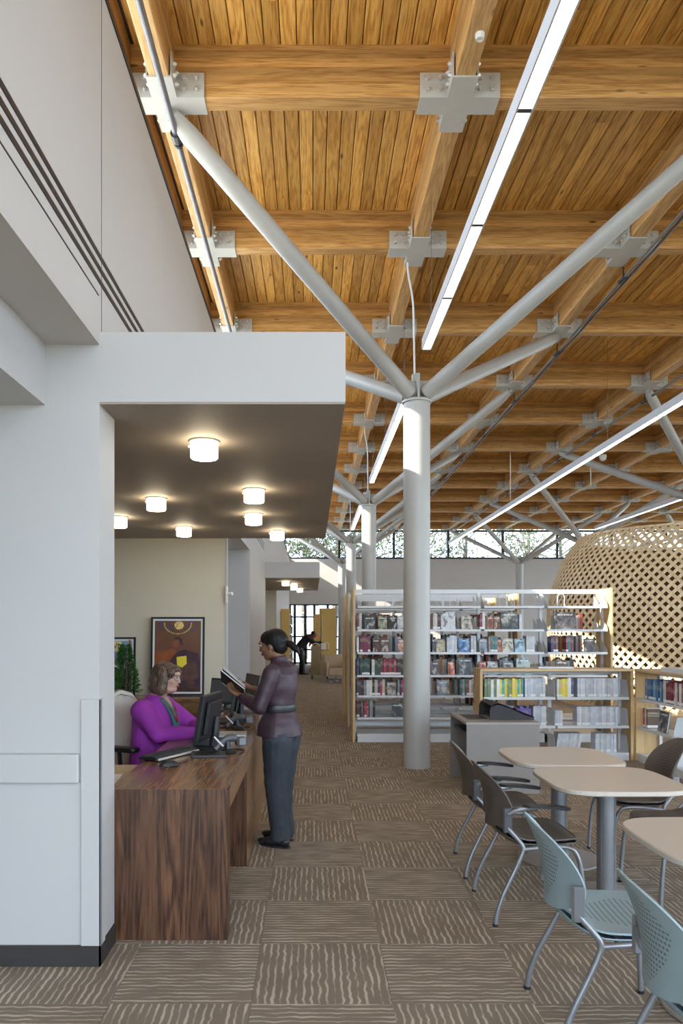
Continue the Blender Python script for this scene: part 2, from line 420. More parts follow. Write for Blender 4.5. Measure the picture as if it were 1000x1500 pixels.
def tag(o, label=None, cat=None, group=None, kind=None):
    if label: o['label'] = label
    if cat: o['category'] = cat
    if group: o['group'] = group
    if kind: o['kind'] = kind
    return o
def empty(name, loc=(0, 0, 0), rz=0, **kw):
    o = bpy.data.objects.new(name, None); col.objects.link(o); o.location = loc; o.rotation_euler = (0, 0, rz)
    o.empty_display_size = .1; tag(o, **kw); return o
def put(name, mesh, parent=None, loc=(0, 0, 0), rot=(0, 0, 0), scale=None):
    o = bpy.data.objects.new(name, mesh); col.objects.link(o)
    if parent is not None: o.parent = parent
    o.location = loc; o.rotation_euler = rot
    if scale: o.scale = scale
    return o
def copy_tree(o, parent=None):
    c = o.copy(); col.objects.link(c)
    if parent is not None: c.parent = parent
    for ch in list(o.children): copy_tree(ch, c)
    return c
def struct(o, label=None, cat=None): return tag(o, label, cat, kind='structure')
def B(name, mat, *boxes, parent=None, bevel=0):
    m = MB()
    for b in boxes: m.box(*b)
    return m.build(name, mat, parent, bevel=bevel)
def smooth_path(pts, k=4):
    """Catmull-Rom resampling"""
    P = [Vector(p) for p in pts]; P = [P[0]*2-P[1]] + P + [P[-1]*2-P[-2]]; out = []
    for i in range(1, len(P)-2):
        for j in range(k):
            t = j/k; a, b, c, d = P[i-1], P[i], P[i+1], P[i+2]
            out.append(.5*((2*b)+(c-a)*t+(2*a-5*b+4*c-d)*t*t+(3*b-a-3*c+d)*t**3))
    out.append(P[-2]); return out

G = 2.44
XB = [-1.22 + G*j for j in range(9)]
YB = [8.68 + G*(k-2) for k in range(-3, 13)]
ZB, ZD = 6.01, 6.45
YF = 33.3          # far wall
XR = 19.5          # right wall
YN = -5.0          # glazed wall behind the camera
WX = -1.02         # face of the left wall

# ------------------------------------------------------------ floor
fl = B('floor', M['carpet_far'], (-8, XR+.3, YN, YF+.3, -.12, -.008)); struct(fl, 'brown and tan carpet of quarter-turned striped squares', 'floor')
far_carpet = B('carpet', M['carpet_far'], (-8, XR, 10.53, YF, -.008, 0), (-8, XR, YN, 2.6, -.008, 0), (-8, -2.093, 2.6, 10.53, -.008, 0), (4.617, XR, 2.6, 10.53, -.008, 0), parent=fl)
tm = MB()
h_ = .3045
tm.add([(-h_, -h_, -.008), (h_, -h_, -.008), (h_, h_, -.008), (-h_, h_, -.008), (-h_, -h_, -.001), (h_, -h_, -.001), (h_, h_, -.001), (-h_, h_, -.001), (-h_+.003, -h_+.003, 0), (h_-.003, -h_+.003, 0), (h_-.003, h_-.003, 0), (-h_+.003, h_-.003, 0)],
       [(3, 2, 1, 0), (0, 1, 5, 4), (1, 2, 6, 5), (2, 3, 7, 6), (3, 0, 4, 7), (4, 5, 9, 8), (5, 6, 10, 9), (6, 7, 11, 10), (7, 4, 8, 11), (8, 9, 10, 11)])
tile_me = tm.mesh('carpet_tile', M['tile'])
for i in range(-3, 8):
    for j in range(-2, 11):
        put('carpet_tile', tile_me, fl, (-.263+.61*(i+.5), 3.82+.61*(j+.5), 0), (0, 0, 0 if (i+j) % 2 == 1 else math.pi/2))

# ------------------------------------------------------------ ceiling: deck, planks, beams, brackets
ceil = B('ceiling', M['gap'], (-2.2, XR+.3, YN, YF+.3, ZD+.02, ZD+.15)); struct(ceil, 'pine plank roof deck on a grid of glulam beams', 'ceiling')
pw = .1355
plen = {}
nplank = 0
far_p = MB()
x = -1.48
ci = 0
while x < XR:
    y = YN + random.uniform(-2.5, 0); first = True
    vis_near = x < 6.2
    while y < YF:
        L = random.choice([3.05, 3.66, 4.27, 4.88])
        y1 = min(y+L, YF); y0 = max(y, YN)
        near = vis_near and y0 < 13.0 and y1 > 3.9 and x < .5*y1+.3 and nplank < 290
        if near:
            nplank += 1
            m = MB(); c = .007; dz = random.uniform(0, .002)
            m.add([(x+.0035, y0+.001, ZD+.02), (x+pw-.0035, y0+.001, ZD+.02), (x+pw-.0035, y1-.001, ZD+.02), (x+.0035, y1-.001, ZD+.02),
                   (x+.0035, y0+.001, ZD+c-dz), (x+pw-.0035, y0+.001, ZD+c-dz), (x+pw-.0035, y1-.001, ZD+c-dz), (x+.0035, y1-.001, ZD+c-dz),
                   (x+.0035+c, y0+.002, ZD-dz), (x+pw-.0035-c, y0+.002, ZD-dz), (x+pw-.0035-c, y1-.002, ZD-dz), (x+.0035+c, y1-.002, ZD-dz)],
                  [(0, 1, 2, 3), (0, 4, 5, 1), (1, 5, 6, 2), (2, 6, 7, 3), (3, 7, 4, 0), (4, 8, 9, 5), (5, 9, 10, 6), (6, 10, 11, 7), (7, 11, 8, 4), (8, 11, 10, 9)])
            m.build('plank', M['plank'], ceil)
        elif y1 > y0:
            far_p.box(x+.003, x+pw-.003, y0+.001, y1-.001, ZD, ZD+.02)
        y = y1 if y1 < YF else YF+1
    x += pw; ci += 1
tag(far_p.build('planks', M['plank_far'], ceil), kind='stuff')
def beam_mesh(name, x0, x1, y0, y1, mat):
    m = MB(); m.box(x0, x1, y0, y1, ZB, ZD+.01); return m.build(name, mat, ceil, bevel=.008)
for y in YB: beam_mesh('beam', -1.96, XR, y-.08, y+.08, M['beam_x'])
for x in XB: beam_mesh('beam', x-.08, x+.08, YN, YF, M['beam_y'])
beam_mesh('edge_beam', -1.96, -1.50, YN, YF, M['beam_y'])
# steel cross bracket
bm_ = MB(); t_ = .012; L_ = .33; w_ = .092; zt = .19
for sx in (-1, 1):
    bm_.box(*sorted((sx*w_, sx*L_)), -w_-t_, -w_, 0, zt); bm_.box(*sorted((sx*w_, sx*L_)), w_, w_+t_, 0, zt)
    bm_.box(-w_-t_, -w_, *sorted((sx*w_, sx*L_)), 0, zt); bm_.box(w_, w_+t_, *sorted((sx*w_, sx*L_)), 0, zt)
bm_.box(-L_, L_, -w_-t_, w_+t_, -.014, 0); bm_.box(-w_-t_, w_+t_, -L_, -w_-t_, -.014, 0); bm_.box(-w_-t_, w_+t_, w_+t_, L_, -.014, 0)
brk_me = bm_.mesh('bracket', M['bracket'])
bo = MB()
for a in (.165, .265):
    for z in (.05, .14):
        for s1 in (-1, 1):
            for s2 in (-1, 1):
                bo.tube([(s1*a, s2*(w_+t_), z), (s1*a, s2*(w_+t_+.022), z)], .019, 6)
                bo.tube([(s1*a, s2*(w_+t_+.02), z), (s1*a, s2*(w_+t_+.03), z)], .008, 6)
                bo.tube([(s2*(w_+t_), s1*a, z), (s2*(w_+t_+.022), s1*a, z)], .019, 6)
                bo.tube([(s2*(w_+t_+.02), s1*a, z), (s2*(w_+t_+.03), s1*a, z)], .008, 6)
bolt_me = bo.mesh('bolts', M['bolt'])
for j, x in enumerate(XB[:8]):
    for k, y in enumerate(YB):
        if y < 5 or y > YF-.1: continue
        if (x-.4)*F/y > 560: continue
        b = put('bracket', brk_me, ceil, (x, y, ZB)); put('bolts', bolt_me, b)
# sensors and speaker under the deck
def disc(name, x, y, z, r, h, mat, parent=None):
    m = MB(); m.lathe([(r, 0), (r, -h*.4), (r*.85, -h), (r*.5, -h), (r*.45, -h*.8), (.002, -h*.8)], (x, y, z), 24); return m.build(name, mat, parent, smooth=True)
tag(disc('ceiling_speaker', 2.27, 11.45, ZD, .17, .03, M['cable']), 'round white ceiling speaker between the two nearest glulam beams behind the light strip', 'speaker')
tag(disc('smoke_detector', XB[1]+.02, 5.5, ZB, .035, .04, M['cable']), 'tiny round white sensor under the central beam at the top', 'sensor')

# ------------------------------------------------------------ left wall, soffits, canopies
uw = B('wall_left', M['wall_bounce'], (-1.46, WX, YN, YF, 3.04, 4.71), (-1.28, WX, YN, 3.57, 2.98, 3.04),
       (-1.46, WX-.001, 8.93, 9.04, 0, 3.04), (-1.75, -1.46, 9.04, 12.2, 2.9, 3.04), (-1.75, -1.5, 9.04, 12.2, 0, 2.9), (-1.5, WX, 12.2, 16.0, 0, 3.04), (-1.5, WX, 9.04, 12.2, 2.9, 3.04),
       (-1.46, WX-.001, 21.31, YF, 0, 3.04), (-1.46, WX, 3.57, 16.3, 3.03, 3.04))
struct(uw, 'tall white wall with slot diffusers running back on the left', 'wall')
B('diffuser_slot', M['dark'], *[(WX-.004, WX+.004, -2, 8.6, z, z+.026) for z in (3.27, 3.33, 3.39)], (WX-.002, WX+.003, -2, 3.55, 3.205, 3.211), parent=uw)
B('diffuser_slot', M['dark'], *[(WX-.004, WX+.004, 10.3, 15.8, z, z+.026) for z in (3.27, 3.33, 3.39)], parent=uw)
B('wall_joint', M['grey_plastic'], (WX-.001, WX+.0015, 3.60, 3.606, 3.04, 4.70), parent=uw)
B('top_rail', M['dark'], (WX-.05, WX+.008, YN, YF, 4.71, 4.745), parent=uw)
B('ledge', M['concrete'], (-1.46, WX-.05, YN, YF, 4.71, 4.73), parent=uw)
wf = B('wall_front', M['wall'], (-4.0, WX, 3.57, 3.84, 0, 2.69), (-1.28, WX, 3.57, 3.84, 2.69, 3.04))
struct(wf, 'white wall end facing the camera at the left with rail and dark base', 'wall')
B('corner_guard', M['wall'], (-1.105, WX+.012, 3.555, 3.57, .1, 1.28), (WX, WX+.012, 3.555, 3.63, .1, 1.28), parent=wf, bevel=.003)
B('bumper_rail', M['wall'], (-4.0, -1.112, 3.535, 3.57, .88, 1.02), parent=wf, bevel=.008)
bb = B('baseboard_left', M['baseboard'], (-4, WX+.008, 3.558, 3.57, 0, .1), (WX, WX+.008, 3.558, 3.84, 0, .1)); struct(bb, 'dark rubber base strip around the white wall end', 'baseboard')
lc = B('wall_corridor', M['wall'], (-4.2, -4.0, YN, 9.1, 0, 3.04)); struct(lc)
cc_ = B('ceiling_corridor', M['wall'], (-4.0, -1.28, YN, 3.57, 2.69, 3.04)); struct(cc_, 'lowered white soffit at the upper left corner', 'ceiling')
def canopy(y0, y1, name, lab):
    c = B(name, M['wall'], (WX, .16, y0, y1, 2.705, 3.04)); struct(c, lab, 'canopy')
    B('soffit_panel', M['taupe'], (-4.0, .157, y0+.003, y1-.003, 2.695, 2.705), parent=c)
    B('roof_slab', M['wall'], (-4.0, WX, y0+.27, y1, 2.705, 3.04), parent=c)
    return c
canopy(3.57, 8.92, 'ceiling_canopy', 'white box canopy with taupe underside over the service desk')
canopy(16.0, 21.3, 'ceiling_canopy', 'smaller looking white box canopy farther down the aisle')
wb = B('wall_back', M['beige'], (-4.0, -1.04, 8.92, 9.04, 0, 2.70)); struct(wb, 'beige wall behind the seated person', 'wall')
B('corner_trim', M['wall'], (-1.04, WX, 8.91, 9.04, 0, 2.70), parent=wb)
p2 = B('wall_pier', M['wall'], (-4.0, WX, 16.0, 16.25, 0, 3.04)); struct(p2)
wb2 = B('wall_recess', M['beige'], (-4.0, WX, 21.3, 21.4, 0, 2.70)); struct(wb2)
rs = B('wall_side', M['wall'], (-4.2, -4.0, 15, 21.4, 0, 3.04)); struct(rs)
dn = B('door_1', M['wall'], (-1.5, WX-.02, 12.17, 12.2, .05, 2.9)); struct(dn, 'tall grey recessed panel beside the beige wall', 'door')
B('door_gap', M['dark'], (WX-.04, WX-.025, 9.04, 9.06, 0, 2.4), parent=dn)
db = MB(); db.rbox(-1.035, -1.005, 8.86, 8.91, 1.92, 2.12, .006); db.tube([(-1.0, 8.88, 2.02), (-.95, 8.85, 2.03)], .022, 10)
tag(db.build('wall_sensor', M['cable'], smooth=True), 'small white motion sensor on the corner of the beige wall', 'sensor')
wg = B('window_1', M['glass'], (-1.470, -1.464, YN, YF, 4.73, ZB)); struct(wg, 'clerestory glass along the left wall', 'window')
lr = B('trim_roof', M['concrete'], (-9, -1.46, YN-2, YF+2, 4.45, 4.6)); struct(lr)
lw = B('wall_outer', M['concrete'], (-9, -8.9, YN-2, YF+2, 0, 4.5)); struct(lw)

# far wall
fw = B('wall_far', M['wall_bounce'], (-4.2, -2.25, YF, YF+.25, 0, 4.71), (1.35, XR+.3, YF, YF+.25, 0, 4.71), (-2.25, 1.35, YF, YF+.25, 2.69, 4.71))
struct(fw, 'white far wall below the clerestory windows', 'wall')
cm = MB()
cm.box(-4.2, XR, YF+.02, YF+.14, 4.71, 4.79); cm.box(-4.2, XR, YF+.02, YF+.14, 5.93, ZB)
for x in XB: cm.box(x-.05, x+.05, YF+.02, YF+.14, 4.79, 5.93)
w2 = B('window_2', M['glass'], (-4.2, XR, YF+.09, YF+.10, 4.79, 5.93)); struct(w2, 'clerestory window band across the far wall', 'window')
cm.build('window_frame', M['dark'], w2)
w3 = B('window_3', M['glass'], (-2.25, 1.35, YF+.09, YF+.10, 0, 2.69)); struct(w3, 'glazed end wall with black mullions at the end of the aisle', 'window')
gm = MB()
for x in [-2.2, -1.6, -1.0, -.78, -.3, .1, .7, 1.3]: gm.box(x-.06, x+.06, YF+.02, YF+.16, 0, 2.69)
for z in (.02, .62, 1.2, 2.08, 2.63): gm.box(-2.25, 1.35, YF+.02, YF+.16, z, z+.07)
gm.build('window_frame', M['dark'], w3)
# right wall, out of view; glazing added to let daylight in
wr = B('wall_right', M['wall'], (XR, XR+.25, YN, YF, 0, .4)); struct(wr)
w4 = B('window_added_4', M['glass'], (XR+.1, XR+.11, YN, YF, .4, ZB)); struct(w4)
gm = MB()
for y in YB: gm.box(XR+.02, XR+.18, y-.05, y+.05, .4, ZB)
gm.box(XR+.02, XR+.18, YN, YF, .4, .5); gm.box(XR+.02, XR+.18, YN, YF, 3.0, 3.1)
gm.build('window_frame', M['dark'], w4)
w5 = B('window_5', M['glass'], (-4, XR, YN, YN+.01, 0, ZB)); struct(w5)
gm = MB()
for x in XB: gm.box(x-.05, x+.05, YN-.08, YN+.08, 0, ZB)
gm.box(-4, XR, YN-.08, YN+.08, 2.9, 3.0)
gm.build('window_frame', M['dark'], w5)
og = B('ground', M['lawn'], (-80, 90, -60, 110, -.4, -.13)); struct(og)

# ------------------------------------------------------------ outside trees
def tree(x, y, h, seed, lab):
    rnd = random.Random(seed); t = empty('tree', (x, y, -.13), 0, label=lab, cat='tree', group='trees outside the far windows')
    m = MB(); m.tube(smooth_path([(0, 0, 0), (rnd.uniform(-.1, .1), 0, h*.4), (rnd.uniform(-.3, .3), 0, h*.95)]), [.16]*4+[.12]*2+[.09, .07, .05], 8)
    tips = []
    for i in range(26):
        z = rnd.uniform(h*.3, h*.93); a = rnd.uniform(0, 6.28); L = rnd.uniform(.9, 2.2)
        tip = Vector((math.cos(a)*L, math.sin(a)*L, z+rnd.uniform(.3, 1.3))); m.tube([(0, 0, z), tip*.5+Vector((0, 0, z*.5+.1)), tip], [.045, .03, .01], 5); tips.append(tip)
    m.build('trunk', M['bark'], t)
    f = MB()
    for tp in tips:
        for q in range(110):
            c = tp + Vector((rnd.gauss(0, .55), rnd.gauss(0, .55), rnd.gauss(0, .5))); s = rnd.uniform(.06, .13)
            a = Vector((rnd.gauss(0, 1), rnd.gauss(0, 1), rnd.gauss(0, 1))).normalized(); b = a.orthogonal().normalized()
            f.add([c-a*s, c+b*s*.5, c+a*s, c-b*s*.5], [(0, 1, 2, 3)])
    tag(f.build('foliage', M['leaf'], t), kind='stuff')
for i, (x, y, h) in enumerate([(-1.6, 39, 8.5), (-.4, 42, 9), (1.1, 38, 8.8), (3.4, 41, 9), (6.0, 39.5, 8.5), (8.6, 42, 9.5), (11.2, 39, 8.7), (13.8, 41, 9), (17, 40, 9)]):
    tree(x, y, h, i, f'{["leftmost", "second", "third", "fourth", "fifth", "sixth", "seventh", "eighth", "rightmost"][i]} pale leafy tree from the left, outside the far clerestory')

# ------------------------------------------------------------ tree columns
def tree_column(x, y, lab):
    t = empty('branching_column', (x, y, 0), 0, label=lab, cat='column', group='steel tree columns')
    return t
shaft = MB(); shaft.lathe([(.155, 0), (.155, 4.22), (.155, 4.24)], n=48); shaft_me = shaft.mesh('column_shaft', M['steel'], smooth=30)
cap = MB(); cap.lathe([(.168, 4.235), (.172, 4.24), (.172, 4.262), (.165, 4.268), (.02, 4.268)], n=48)
cap.box(-.012, .012, -.15, .15, 4.262, 4.50); cap.box(-.15, .15, -.012, .012, 4.262, 4.50)
cap.box(-.03, .03, -.05, -.02, 4.48, 4.58)
cap_me = cap.mesh('cap_plate', M['steel'], smooth=30)
br_me = []
for sx in (-1, 1):
    for sy in (-1, 1):
        a = Vector((sx*.10, sy*.10, 4.335)); b = Vector((sx*(G-.03), sy*(G-.03), 5.955)); d = (b-a).normalized()
        m = MB(); m.tube([a, b-d*.22, b-d*.02], [.085, .085, .060], 24)
        m.tube([a-d*.012, a+d*.002], .07, 16)
        m.tube([b-d*.03, b+d*.03], .03, 10)
        br_me.append(m.mesh('branch', M['steel'], smooth=50))
cols = [(1.22, 8.68, 'nearest tall grey steel column with four branches, standing in front of the white shelving'),
        (1.22, 16.0, 'second steel tree column behind the nearest one'), (1.22, 23.32, 'third steel tree column down the aisle'),
        (1.22, 30.64, 'fourth and farthest steel tree column in the aisle row'),
        (8.54, 30.64, 'small far steel tree column between shelving and basket'), (8.54, 23.32, 'steel tree column rising behind left side of woven basket'),
        (8.54, 16.0, 'steel tree column inside the woven basket, only branches seen above rim'),
        (8.54, 8.68, 'steel tree column off to the right, one long branch seen under the beams'),
        (15.86, 16.0, 'far right steel tree column, branch tips seen under the roof'), (15.86, 23.32, 'right hand steel tree column behind basket, branches under roof'), (15.86, 30.64, 'farthest right steel tree column by the clerestory')]
for x, y, lab in cols:
    if (x, y) == (8.54, 16.0): pass
    t = tree_column(x, y, lab)
    put('column_shaft', shaft_me, t); put('cap_plate', cap_me, t)
    for me in br_me: put('branch', me, t)

# ------------------------------------------------------------ conduits under the beams, cables
def run(name, pts, r, mat, lab, cat, clamps=()):
    m = MB(); m.tube(pts, r, 10); o = m.build(name, mat, None, smooth=True); tag(o, lab, cat)
    if clamps:
        for p in clamps:
            c = MB(); c.tube([(p[0], p[1]-.05, p[2]), (p[0], p[1]+.05, p[2])], r*1.7, 10); c.tube([(p[0], p[1]+.08, p[2]), (p[0], p[1]+.11, p[2])], r*1.5, 10)
            c.tube([p, (p[0], p[1], ZB)], .008, 6)
            c.build('clamp', M['dark'], o)
    return o
run('conduit', [(-1.17, YN+.1, 5.86), (-1.17, YF-.1, 5.86)], .027, M['conduit'], 'grey metal conduit under the leftmost beam beside the white wall', 'conduit', [(-1.17, 6.42+G*k, 5.86) for k in range(0, 10, 2)])
for dx, lb in ((0, 'dark conduit under the second beam right of the near column'), (.06, 'thin dark conduit running close beside its thicker neighbour')):
    run('conduit', [(3.78+dx, YN+.1, 5.87), (3.78+dx, YF-.1, 5.87)], .017, M['conduit'], lb, 'conduit', [(3.78+dx, 6.6+G*k, 5.87) for k in range(1, 10)] if dx == 0 else ())
run('conduit', [(6.22, YN+.1, 5.87), (6.22, YF-.1, 5.87)], .022, M['conduit'], 'dark conduit under the third beam above the long right light strip', 'conduit', [(6.22, 6.6+G*k, 5.87) for k in range(1, 10)])
for y, nm in ((8.68, 'nearest'), (16.0, 'second'), (23.32, 'third')):
    run('hanging_cable', smooth_path([(1.14, y+.22, 5.99), (1.15, y+.21, 5.84), (1.20, y+.18, 5.5), (1.205, y+.12, 5.0), (1.20, y+.03, 4.57)], 6), .012, M['cable'], f'white cable drooping from the beam to the top of the {nm} column', 'cable')
    m = MB(); m.rbox(1.165, 1.235, y-.02, y+.05, 4.50, 4.58, .008); tag(m.build('cable_box', M['steel']), f'small grey box on top of the {nm} column where the cable ends', 'junction box')

# ------------------------------------------------------------ strip lights
def strip(x, y0, y1, z, lab):
    n = max(1, round((y1-y0)/1.22)); t = empty('strip_light', (x, y0, z), 0, label=lab, cat='light', group='suspended linear lights')
    L = y1-y0; m = MB()
    m.box(-.05, -.04, 0, L, -.01, .09); m.box(.04, .05, 0, L, -.01, .09); m.box(-.05, .05, 0, L, .09, .10)
    m.box(-.05, .05, -.012, 0, -.012, .10); m.box(-.05, .05, L, L+.012, -.012, .10)
    m.build('housing', M['shelf'], t)
    for i in range(n):
        a = L*i/n; b = L*(i+1)/n
        mm = MB(); mm.box(-.04, .04, a+.018, b-.018, -.004, .006); mm.build('diffuser', M['tube_light'], t)
        if i: B('joint_band', M['grey_plastic'], (-.04, .04, a-.018, a+.018, -.006, .004), parent=t)
    w = MB()
    for q in [0.3, L/2, L-.3]: w.tube([(0, q, .1), (0, q, ZD-z)], .003, 5)
    w.build('suspension_wire', M['conduit'], t)
strip(1.22, -1.8, 7.93, 4.60, 'brightest long strip light at top, running towards the nearest column')
strip(1.22, 9.55, 15.25, 4.60, 'strip light seen just left of the nearest column')
strip(1.22, 16.9, 22.6, 4.60, 'short looking strip light between second and third columns')
strip(4.88, -1.8, 26.4, 4.60, 'longest strip light crossing the right side above the shelving')
strip(8.54, 9.9, 15.2, 4.60, 'strip light above the woven basket at the right edge')
strip(8.54, 16.8, 22.4, 4.60, 'strip light rising behind the left side of woven basket')
strip(12.2, 14, 28, 4.60, 'far right strip light glimpsed above the basket rim')

# ------------------------------------------------------------ can lights
def can(x, y, lab):
    t = empty('can_light', (x, y, 2.695), 0, label=lab, cat='light', group='frosted can lights under the canopies')
    m = MB(); m.lathe([(.088, 0), (.088, -.008), (.078, -.012)], n=28); m.tube([(-.075, 0, -.03), (-.092, 0, -.03)], .008, 8); m.build('mount_ring', M['silver'], t, smooth=True)
    g = MB(); g.lathe([(.074, -.008), (.078, -.014), (.078, -.096), (.072, -.102), (.002, -.102)], n=28); g.build('glass_shade', M['can_light'], t, smooth=True)
for x, y, l in [(-.62, 4.28, 'largest looking glowing can light, nearest under the big canopy'), (-1.29, 6.16, 'glowing can light left of centre above the seated person'),
                (-.45, 5.77, 'upper of the pair of can lights right of centre'), (-.55, 7.0, 'lower of the pair of can lights right of centre'),
                (-.385, 8.23, 'can light nearest the back right corner of the big canopy'), (-1.36, 7.9, 'can light at the back near the beige wall'),
                (-1.87, 7.2, 'can light half hidden by the white pier'),
                (-.61, 17.1, 'leftmost can light under the far small canopy'), (-.44, 18.0, 'upper middle can light under the far small canopy'),
                (-.47, 19.0, 'lower middle can light under the far small canopy'), (-.33, 20.2, 'rightmost can light under the far small canopy')]: can(x, y, l)

# ------------------------------------------------------------ service desk
dk = empty('service_desk', (-.745, 3.86, 0), 0, label='dark walnut service desk with waterfall end at the left', cat='desk')
def at0(o, e): o.location = -Vector(e.location); return o
XL, XRt, DT = -1.06, -.44, .785
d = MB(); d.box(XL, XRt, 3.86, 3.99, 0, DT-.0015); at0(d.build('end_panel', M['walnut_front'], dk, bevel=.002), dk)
d = MB(); d.box(XL, XRt, 3.862, 8.3, DT-.012, DT); at0(d.build('top_board', M['walnut_top'], dk, bevel=.001), dk)
d = MB(); d.box(XL+.01, XRt-.001, 3.99, 8.3, .655, DT-.012); at0(d.build('apron', M['walnut_side'], dk), dk)
d = MB(); d.box(XL+.1, XRt-.004, 5.06, 8.28, 0, .655); at0(d.build('modesty_panel', M['walnut_side'], dk, bevel=.002), dk)
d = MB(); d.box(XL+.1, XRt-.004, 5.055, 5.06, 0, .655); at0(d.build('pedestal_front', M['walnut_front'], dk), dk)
# extra desk end
rt = empty('return_desk', (-1.5, 4.2, 0), 0, label='pale maple return worktop left of the walnut desk', cat='desk')
d = MB(); d.rbox(-2.6, -1.065, 3.87, 4.6, .745, .775, .006); at0(d.build('worktop', M['maple_y'], rt), rt)
d = MB(); d.box(-2.6, -2.55, 3.9, 4.55, 0, .745); d.box(-1.2, -1.15, 3.9, 4.55, 0, .745); at0(d.build('side_panel', M['maple'], rt), rt)
m = MB(); m.box(-.11, .11, -.14, .14, 0, .001); o = m.build('paper_sheet', M['paper'], None, loc=(-1.19, 4.15, .7755)); o.rotation_euler = (0, 0, .1); tag(o, 'white printed sheet on the maple worktop by the pier', 'paper')

def monitor(x, y, rz, lab, z=DT, tilt=.16, w=.44, h=.32):
    t = empty('monitor', (x, y, z), rz, label=lab, cat='monitor')
    # local: screen faces -x ; width along y
    T = Matrix.Translation((0, 0, .06)) @ Matrix.Rotation(tilt, 4, 'Y')
    m = MB(); m.rbox(-.02, .015, -w/2, w/2, 0, h, .008, T); m.rbox(.015, .045, -w*.36, w*.36, .05, h*.86, .012, T); m.build('housing', M['black'], t)
    m = MB(); m.box(-.022, -.0195, -w/2+.02, w/2-.02, .025, h-.02, T); m.build('screen', M['grey_plastic'], t)
    m = MB(); m.rbox(-.13, .13, -.13, .13, 0, .014, .008); m.tube([(.06, 0, .012), (.075, 0, .1), (.085, 0, .22)], [.032, .028, .022], 12); m.build('stand', M['black'], t, smooth=True)
    return t
monitor(-.75, 5.22, -.16, 'large black monitor nearest the camera on the walnut desk')
# easel wedge and back arm behind first monitor
m = MB(); m.prism([(0, 0), (.13, 0), (.13, .02), (.055, .22), (.035, .22)], -.004, .004, Matrix.Rotation(R(90), 4, 'X')); m.build('sign_wedge', M['black'], None, loc=(-.84, 5.22, DT+.001)); tag(bpy.data.objects['sign_wedge'], 'black triangular holder leaning beside the nearest monitor', 'holder')
monitor(-.71, 6.62, .05, 'second black monitor behind the nearest, under the notebook')
monitor(-.62, 7.35, .35, 'third black monitor beyond the notebook, partly behind the visitor', w=.46)
monitor(-.92, 7.6, .9, 'fourth small dark monitor seen between two others', w=.36, h=.26)
# keyboard
kb = empty('keyboard', (-.93, 4.86, DT), R(62), label='black keyboard with silver edge at the desk edge', cat='keyboard')
m = MB(); m.rbox(-.22, .22, -.075, .075, .004, .022, .008); m.build('case', M['black'], kb)
m = MB(); m.rbox(-.21, .21, -.084, -.072, .006, .020, .004); m.build('silver_edge', M['silver'], kb)
m = MB()
for i in range(15):
    for j in range(5): m.box(-.205+i*.0275, -.205+i*.0275+.023, -.055+j*.024, -.055+j*.024+.019, .022, .030)
tag(m.build('keys', M['hood'], kb), kind='stuff')
ms = empty('mouse', (-.865, 4.50, DT), R(10), label='black mouse in front of the keyboard', cat='mouse')
m = MB(); m.sheet(lambda u, v: ((u-.5)*.062*math.sin(math.pi*(.08+.84*v))**.5 if 0 < v < 1 else 0, (v-.5)*.11, .004+.034*math.sin(math.pi*min(1, max(0, v*.9+.08)))**.8*(1-(2*u-1)**4)), 12, 12, .006)
o = m.build('shell', M['black'], ms, smooth=True); o.rotation_euler = (0, 0, R(-68)); o.scale = (1.1, 1.1, 1)
m = MB(); m.tube(smooth_path([(.05, .02, .01), (.08, .08, .005), (.13, .16, .005), (.17, .28, .005), (.22, .42, .006)], 5), .003, 6); m.build('cord', M['black'], ms)
m = MB(); m.rbox(-.13, .1, -.09, .09, 0, .018, .006); o = m.build('signature_pad', M['black'], None, loc=(-.66, 4.87, DT+.001)); o.rotation_euler = (0, 0, .12); tag(o, 'flat black pad on the desk beside the nearest scanner', 'pad')
def scanner(x, y, rz, lab):
    t = empty('barcode_scanner', (x, y, DT), rz, label=lab, cat='scanner')
    m = MB(); m.lathe([(.055, 0), (.06, .008), (.05, .02), (.02, .03), (.014, .09)], n=20); m.build('base', M['black'], t, smooth=True)
    m = MB(); m.tube(smooth_path([(-.09, 0, .03), (-.03, 0, .085), (.03, 0, .10), (.09, 0, .075)]), [.018]*3+[.022]*3+[.026]*4+[.02]*2+[.024], 10); m.build('handle', M['grey_plastic'], t, smooth=True)
    m = MB(); m.rbox(.06, .13, -.035, .035, .045, .10, .012); m.build('head', M['conduit'], t)
    m = MB(); m.tube([(-.10, -.01, .115), (-.04, -.02, .05)], .006, 6); m.build('stylus', M['cable'], t)
    m = MB(); m.tube(smooth_path([(-.09, 0, .03), (-.15, .03, .01), (-.1, .12, .004), (.0, .15, .004), (.1, .1, .004), (.13, .02, .004), (.05, -.09, .004)], 6), .0035, 6); m.build('cord', M['black'], t)
scanner(-.565, 4.98, .5, 'nearest grey and black barcode scanner with loose cords')
scanner(-.62, 6.15, .4, 'second barcode scanner beside the far monitors')
scanner(-.66, 6.32, 1.9, 'dark handset lying next to the second barcode scanner')
m = MB(); m.rbox(-.14, .14, -.11, .11, 0, .035, .006); o = m.build('laptop', M['silver'], None, loc=(-.64, 5.66, DT+.001)); o.rotation_euler = (0, 0, .06); tag(o, 'flat silver closed device on the desk behind nearest monitor', 'laptop')
m = MB(); m.box(-.137, .137, -.113, -.109, .008, .02); m.build('front_slot', M['black'], o)

